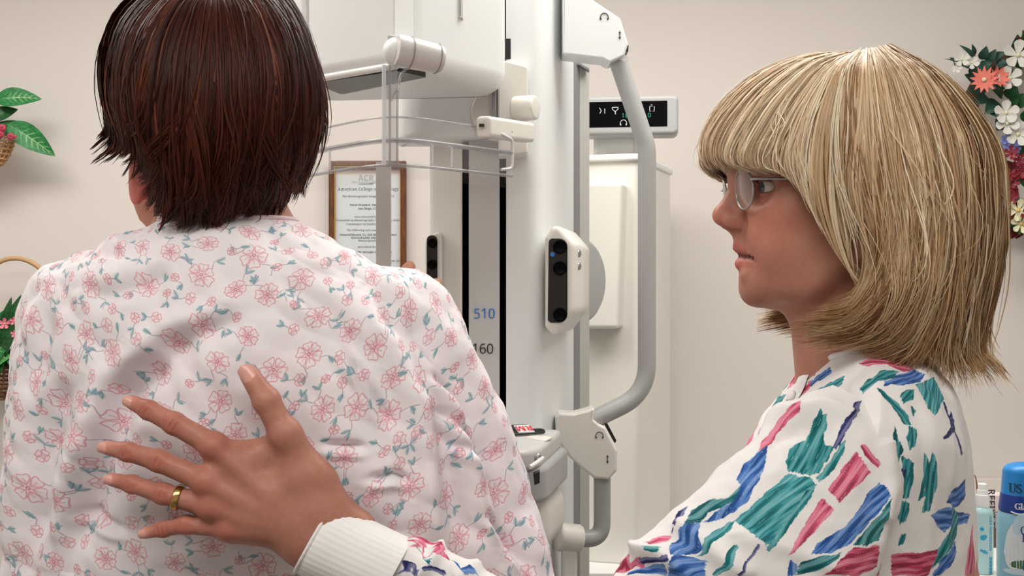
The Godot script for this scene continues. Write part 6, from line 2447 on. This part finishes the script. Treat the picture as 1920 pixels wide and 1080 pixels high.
	for q in [[1886, 212, 0.028, 0.3], [1888, 232, 0.027, 0.9], [1908, 252, 0.030, 0.1], [1893, 147, 0.028, 0.6], [1908, 104, 0.034, 0.2], [1803, 112, 0.018, 0.4], [1822, 118, 0.016, 0.9], [1793, 128, 0.012, 0.1]]:
		blossom(t, "white_flower", P(q[0], q[1], d - 0.06), Vector3(-0.2, 0.1, 1), 5, q[2], (q[2] as float) * 0.8, white, cream, q[3])
	for q in [[1909, 395, 0.026, 0.3], [1914, 420, 0.024, 0.8]]:
		blossom(t, "white_flower", P(q[0], q[1], d - 0.06), Vector3(-0.2, 0.1, 1), 6, q[2], (q[2] as float) * 0.6, cream, yellow, q[3])
	blossom(t, "coral_flower", P(1845, 150, d - 0.07), Vector3(-0.25, 0.1, 1), 13, 0.032, 0.012, coral, cream, 0.1, 0.2)
	blossom(t, "coral_flower", P(1868, 148, d - 0.06), Vector3(0.2, 0.2, 1), 9, 0.026, 0.016, coral, mat(rgb(190, 60, 60), 0.7), 0.4, 0.7)
	for q in [[1893, 272, 0.02], [1888, 262, 0.014], [1902, 280, 0.014]]:
		blossom(t, "blue_flower", P(q[0], q[1], d - 0.05), Vector3(-0.2, 0.1, 1), 5, q[2], (q[2] as float) * 0.9, blue, white, 0.2)
	var rng := RandomNumberGenerator.new()
	rng.seed = 71
	for k in 9:
		var c := P(rng.randf_range(1890, 1930), lerpf(288, 372, k / 8.0), d - rng.randf_range(0.04, 0.07))
		blossom(t, "red_flower", c, Vector3(rng.randf_range(-0.6, 0.2), rng.randf_range(-0.2, 0.5), 1), 6, 0.017, 0.011, red, red, rng.randf() * 2.0, 0.5)
	# the rest of the ring, which the picture cuts off
	for k in 60:
		var a := TAU * k / 60.0
		var turned := cos(a) < -0.35
		if turned and sin(a) > 0.3:
			continue
		var c := P(1935, 262, d) + Vector3(cos(a) * 0.16, sin(a) * 0.2, 0.02)
		var w := Vector3(rng.randf_range(-1, 1), rng.randf_range(-1, 1), rng.randf_range(0.1, 0.6)).normalized() * rng.randf_range(0.045, 0.075)
		part("leaf", leaf_mesh(c, c + w, 0.034, Vector3(0, 0.2, 1), 0.1), [euca, deep, euca, maroon][k % 4], t)
		if turned:
			continue
		if k % 5 == 0:
			blossom(t, "white_flower", c + Vector3(0, 0, 0.05), Vector3(rng.randf_range(-0.4, 0.4), 0.1, 1), 5, 0.028, 0.022, white, cream, rng.randf())
		elif k % 5 == 2:
			blossom(t, "red_flower", c + Vector3(0.01, 0.01, 0.045), Vector3(rng.randf_range(-0.4, 0.4), 0.1, 1), 6, 0.02, 0.013, red, red, rng.randf(), 0.5)
	certificate()

func certificate() -> void:
	var d := WALL - 0.015
	var c := P(689.5, 413, d)
	var t := thing("framed_certificate", "brown wooden framed certificate hanging on the back wall behind the machine", "certificate", c)
	var w := 145.0 / F * d
	var h := 222.0 / F * d
	var fw := 0.0125
	for q in [[Vector3(-w / 2 + fw / 2, 0, 0), Vector3(fw, h, 0.018)], [Vector3(w / 2 - fw / 2, 0, 0), Vector3(fw, h, 0.018)], [Vector3(0, h / 2 - fw / 2, 0), Vector3(w - fw * 2, fw, 0.018)], [Vector3(0, -h / 2 + fw / 2, 0), Vector3(w - fw * 2, fw, 0.018)]]:
		var m := Mesher.new()
		m.box(q[0], q[1], 0.003)
		obj("frame_rail", m, MT.wood, t)
	var iw := w - fw * 2
	var ih := h - fw * 2
	for q in [[Vector3(-iw / 2 + 0.0012, 0, 0.002), Vector3(0.0024, ih, 0.012)], [Vector3(iw / 2 - 0.0012, 0, 0.002), Vector3(0.0024, ih, 0.012)], [Vector3(0, ih / 2 - 0.0012, 0.002), Vector3(iw, 0.0024, 0.012)], [Vector3(0, -ih / 2 + 0.0012, 0.002), Vector3(iw, 0.0024, 0.012)]]:
		var m := Mesher.new()
		m.box(q[0], q[1], 0.0008)
		obj("gilt_edge", m, MT.gilt, t)
	var m := Mesher.new()
	m.box(Vector3(0, 0, -0.003), Vector3(iw, ih, 0.002), 0.0)
	var paper := obj("paper", m, MT.paper, t)
	# [text, height in pixels of the photograph, sight line x, y, font, bold, italic]
	for q in [["ACR", 15, 686, 334, "Droid Sans", true, false], ["AMERICAN COLLEGE OF", 3.4, 686, 341.5, "Droid Sans", false, false], ["RADIOLOGY", 4.2, 686, 344.5, "Droid Sans", true, false], ["American College of Radiology", 10.6, 690, 354.5, "Droid Serif", false, false], ["The Mammographic Imaging Services of", 6.6, 690, 368, "Droid Serif", false, true], ["Naval Hospital - San Diego", 6.4, 689, 384, "Droid Serif", true, false], ["San Diego, CA", 6.4, 689, 391, "Droid Serif", true, false], ["were surveyed by the", 5.8, 690, 406.5, "Droid Serif", false, true],
			["Committee on Mammography Accreditation of the", 5.6, 690, 413, "Droid Serif", false, true], ["Commission on Quality and Safety", 5.6, 690, 420, "Droid Serif", false, true], ["The following unit was approved", 6.2, 690, 431.5, "Droid Serif", false, true], ["General Electric Co. (GE Medical Systems)", 5.6, 690, 440, "Droid Serif", true, false], ["SENOGRAPHE DMR PLUS", 6.2, 690, 446, "Droid Serif", true, false], ["Mammography", 3.6, 690, 451, "Droid Serif", false, false], ["Accredited from", 5.8, 690, 463, "Droid Serif", false, true], ["June 02, 2001 through October 2004", 5.6, 690, 472.5, "Droid Serif", true, false], ["President, ACR", 4.0, 735, 489, "Droid Serif", false, false]]:
		var o := MeshInstance3D.new()
		o.name = "text_line"
		o.mesh = lettering(q[0], q[1] * (1.0 if q[0] == "ACR" else 0.74) / F * d, 0.0002, q[4], q[5], q[6])
		o.material_override = MT.print
		o.position = P(q[2], q[3], d) - c + Vector3(0, 0, -0.0018)
		paper.add_child(o, true)

# ---------------------------------------------------------------- cart with bottles at the right
func bench() -> void:
	var top := 0.995
	var t := thing("supply_cart", "pale laminate supply cart behind the blond person carrying the bottles and the grey box", "cart", Vector3(0.72, 0, -1.72))
	var m := Mesher.new()
	m.box(Vector3(0.82, top - 0.015, -1.70), Vector3(0.38, 0.03, 0.86), 0.004)
	part("cart_top", m, MT.white, t)
	m = Mesher.new()
	m.box(Vector3(0.82, (top - 0.03 + 0.06) / 2, -1.70), Vector3(0.34, top - 0.09, 0.8), 0.004)
	part("cart_body", m, MT.cream, t)
	for q in [[-0.14, -0.36], [0.14, -0.36], [-0.14, 0.36], [0.14, 0.36]]:
		m = Mesher.new()
		m.lathe([Vector2(0.0, -0.012), Vector2(0.026, -0.012), Vector2(0.03, -0.008), Vector2(0.03, 0.008), Vector2(0.026, 0.012), Vector2(0.0, 0.012)], Transform3D(Basis(Vector3(0, 0, 1), PI / 2), Vector3(0.82 + q[0], 0.031, -1.70 + q[1])), 24)
		part("caster", m, MT.black, t)
	# spray bottle
	var d := 1.75
	var c := Vector3(P(1842, 0, d).x, top, -d)
	t = thing("spray_bottle", "slim pale blue translucent bottle with a white spray cap standing beside the blue aerosol can", "bottle", c)
	var s := d / F
	m = Mesher.new()
	m.lathe([Vector2(0.0, 0.0), Vector2(17 * s, 0.0), Vector2(19 * s, 2 * s), Vector2(19.5 * s, 20 * s), Vector2(19.5 * s, 112 * s), Vector2(17.5 * s, 120 * s), Vector2(12 * s, 124 * s), Vector2(11 * s, 127 * s)], Transform3D(), 36)
	obj("bottle", m, mat(rgb(168, 204, 208), 0.3), t)
	m = Mesher.new()
	m.lathe([Vector2(11 * s, 124 * s), Vector2(12.5 * s, 125 * s), Vector2(12.5 * s, 146 * s), Vector2(11.5 * s, 147.5 * s), Vector2(10 * s, 148 * s), Vector2(10 * s, 155 * s), Vector2(9 * s, 156.5 * s), Vector2(8.3 * s, 157 * s), Vector2(8.0 * s, 166 * s), Vector2(7.0 * s, 168 * s), Vector2(0.0, 168.5 * s)], Transform3D(), 32)
	obj("cap", m, mat(rgb(226, 228, 228), 0.4), t)
	var aqua := mat(rgb(40, 150, 190), 0.5)
	for q in [[-6, 70, 0.004], [-3, 72, 0.003], [-8, 86, 0.003], [-4, 44, 0.0028], [-9, 46, 0.002], [0, 42, 0.002]]:
		var a := asin(q[0] / 19.7)
		m = Mesher.new()
		m.ball(Vector3(sin(a) * 19.6 * s, q[1] * s, cos(a) * 19.6 * s), Vector3(q[2], q[2], 0.0006), 12, 6, Basis(Vector3.UP, a))
		obj("printed_drop", m, aqua, t)
	for k in 5:
		m = Mesher.new()
		m.box(Vector3(sin(0.45) * 19.6 * s, (5 + k * 6.5) * s, cos(0.45) * 19.6 * s), Vector3(0.005, 0.0044, 0.0006), 0.0002, Basis(Vector3.UP, 0.45))
		obj("printed_mark", m, aqua, t)
	var line := MeshInstance3D.new()
	line.name = "side_text"
	line.mesh = lettering("REFRESHING MIST", 0.0062, 0.0003)
	line.material_override = aqua
	line.transform = Transform3D(Basis(Vector3.UP, 0.45) * Basis(Vector3(0, 0, 1), PI / 2), Vector3(sin(0.45) * 19.7 * s, 78 * s, cos(0.45) * 19.7 * s))
	t.add_child(line, true)
	# thin twig leaning behind the bottle
	m = Mesher.new()
	m.tube(smooth_path([P(1836, 1080, 1.83) * Vector3(1, 0, 1) + Vector3(0, top, 0), P(1834, 960, 1.82), P(1831, 905, 1.82), P(1827, 890, 1.82)], 12), [0.0012, 0.0012, 0.0012, 0.0012, 0.0012, 0.0012, 0.0012, 0.0012, 0.0011, 0.001, 0.0009, 0.0007, 0.0005], 8)
	tag(obj("twig", m, mat(rgb(120, 90, 60), 0.8)), "thin brown twig standing upright behind the spray bottle", "twig")
	# grey box with a line of print up its side, a pale packet on it
	d = 1.92
	var bw := 0.034
	var bx := P(1868, 0, d).x
	var bh := level(962, d) - top
	t = thing("box", "narrow grey printed box standing on end between the spray bottle and the aerosol can", "box", Vector3(bx, top, -d))
	m = Mesher.new()
	m.box(Vector3(0, bh / 2, -0.02), Vector3(bw, bh, 0.04), 0.0015)
	obj("carton", m, mat(rgb(150, 148, 144), 0.6), t)
	m = Mesher.new()
	m.box(Vector3(0, 0.016, -0.0198), Vector3(bw + 0.0006, 0.032, 0.0412), 0.001)
	obj("base_band", m, mat(rgb(92, 62, 54), 0.6), t)
	line = MeshInstance3D.new()
	line.name = "side_text"
	line.mesh = lettering("REFIXI FYCA R TS", 0.0155, 0.0003, "Droid Sans", true)
	line.material_override = MT.ink
	line.transform = Transform3D(Basis(Vector3(0, 0, 1), -PI / 2), Vector3(-0.008, bh * 0.60, 0.0003))
	t.add_child(line, true)
	m = Mesher.new()
	m.box(Vector3(bx + 0.004, top + bh + 0.0145, -d - 0.02), Vector3(0.03, 0.029, 0.03), 0.002)
	tag(obj("packet", m, mat(rgb(222, 206, 206), 0.6)), "small pale pink packet lying on top of the grey box", "packet")
	# aerosol can
	d = 1.45
	s = d / F
	c = Vector3(P(1923, 0, d).x, top, -d)
	t = thing("aerosol_can", "blue and white aerosol air freshener can with a bright blue cap standing at the right", "aerosol can", c)
	var H := (level(870, d) - top) / s
	var can := func(y0: float) -> float: return H - (y0 - 870.0)
	m = Mesher.new()
	m.lathe([Vector2(0.0, 0.0), Vector2(49 * s, 0.0), Vector2(51 * s, 3 * s), Vector2(51 * s, can.call(1000) * s), Vector2(50 * s, can.call(970) * s), Vector2(46 * s, can.call(955) * s)], Transform3D(), 48)
	obj("can_body", m, mat(rgb(142, 200, 222), 0.25, 0.1), t)
	m = Mesher.new()
	m.lathe([Vector2(47.5 * s, can.call(958) * s), Vector2(48 * s, can.call(952) * s), Vector2(44.5 * s, can.call(926) * s), Vector2(43 * s, can.call(924) * s)], Transform3D(), 48)
	obj("label_band", m, mat(rgb(14, 54, 140), 0.3), t)
	m = Mesher.new()
	m.lathe([Vector2(43.5 * s, can.call(926) * s), Vector2(40.5 * s, can.call(884) * s), Vector2(38.5 * s, can.call(878) * s), Vector2(33 * s, can.call(872) * s), Vector2(22 * s, can.call(869) * s), Vector2(12 * s, can.call(871) * s), Vector2(0.0, can.call(871) * s)], Transform3D(), 48)
	obj("cap", m, mat(rgb(26, 136, 214), 0.35), t)
	m = Mesher.new()
	var wave := PackedVector3Array()
	for k in 21:
		var a := -0.95 + 1.9 * k / 20.0
		wave.append(Vector3(sin(a) * 48.5 * s, (can.call(954) - 3.0 * sin(k * 0.5)) * s, cos(a) * 48.5 * s))
	m.tube(wave, 0.0009, 6)
	obj("label_wave", m, mat(rgb(220, 232, 240), 0.4), t)
	around(t, "brand_text", "Glade", 0.0104, 48.0 * s, can.call(943.0) * s, -0.80, mat(rgb(232, 238, 244), 0.4), true)
	around(t, "scent_text", "Clean", 0.0135, 51.9 * s, can.call(985.0) * s, -0.60, mat(rgb(40, 70, 140), 0.4), false)
	around(t, "scent_text", "Linen", 0.0135, 51.9 * s, can.call(999.0) * s, -0.55, mat(rgb(40, 70, 140), 0.4), false)
	around(t, "marker_text", "US", 0.0150, 43.6 * s, can.call(911.0) * s, -1.12, MT.ink, false)
	# printed picture: folded linen, leaves and a ribbon
	for q in [[-0.62, 1010, 0.02, 0.03, rgb(226, 236, 240)], [-0.35, 1024, 0.03, 0.012, rgb(214, 228, 236)], [-0.5, 1048, 0.016, 0.005, rgb(60, 110, 60)], [-0.3, 1046, 0.012, 0.006, rgb(90, 140, 70)], [-0.42, 1047, 0.003, 0.008, rgb(24, 100, 190)], [-0.4, 1062, 0.03, 0.004, rgb(206, 224, 234)], [-0.62, 975, 0.008, 0.012, rgb(196, 226, 238)]]:
		var rows := []
		for j in 6:
			var row := PackedVector3Array()
			for k in 13:
				var u := k / 12.0 * 2.0 - 1.0
				var a: float = q[0] + u * q[2] / (51.0 * s)
				var e := sqrt(maxf(0.0, 1.0 - u * u))
				row.append(Vector3(sin(a) * 51.35 * s, can.call(q[1]) * s + (j / 2.5 - 1.0) * e * q[3] + u * q[3] * 0.4, cos(a) * 51.35 * s))
			rows.append(row)
		m = Mesher.new()
		m.grid(rows, false)
		obj("label_print", m, mat(q[4], 0.3), t)

# letters set one by one round a can
func around(t: Node3D, called: String, text: String, height: float, r: float, y: float, from: float, material: Material, bold: bool) -> void:
	var a := from
	for k in text.length():
		var o := MeshInstance3D.new()
		o.name = called
		o.mesh = lettering(text[k], height, 0.0003, "Droid Serif", bold, true)
		o.material_override = material
		var w: float = height * (0.62 if text[k] in "GCUL" else (0.3 if text[k] in "li" else 0.5))
		a += w * 0.5 / r
		o.transform = Transform3D(Basis(Vector3.UP, a), Vector3(sin(a) * r, y, cos(a) * r) * Vector3(1, 1, 1))
		a += w * 0.5 / r
		t.add_child(o, true)
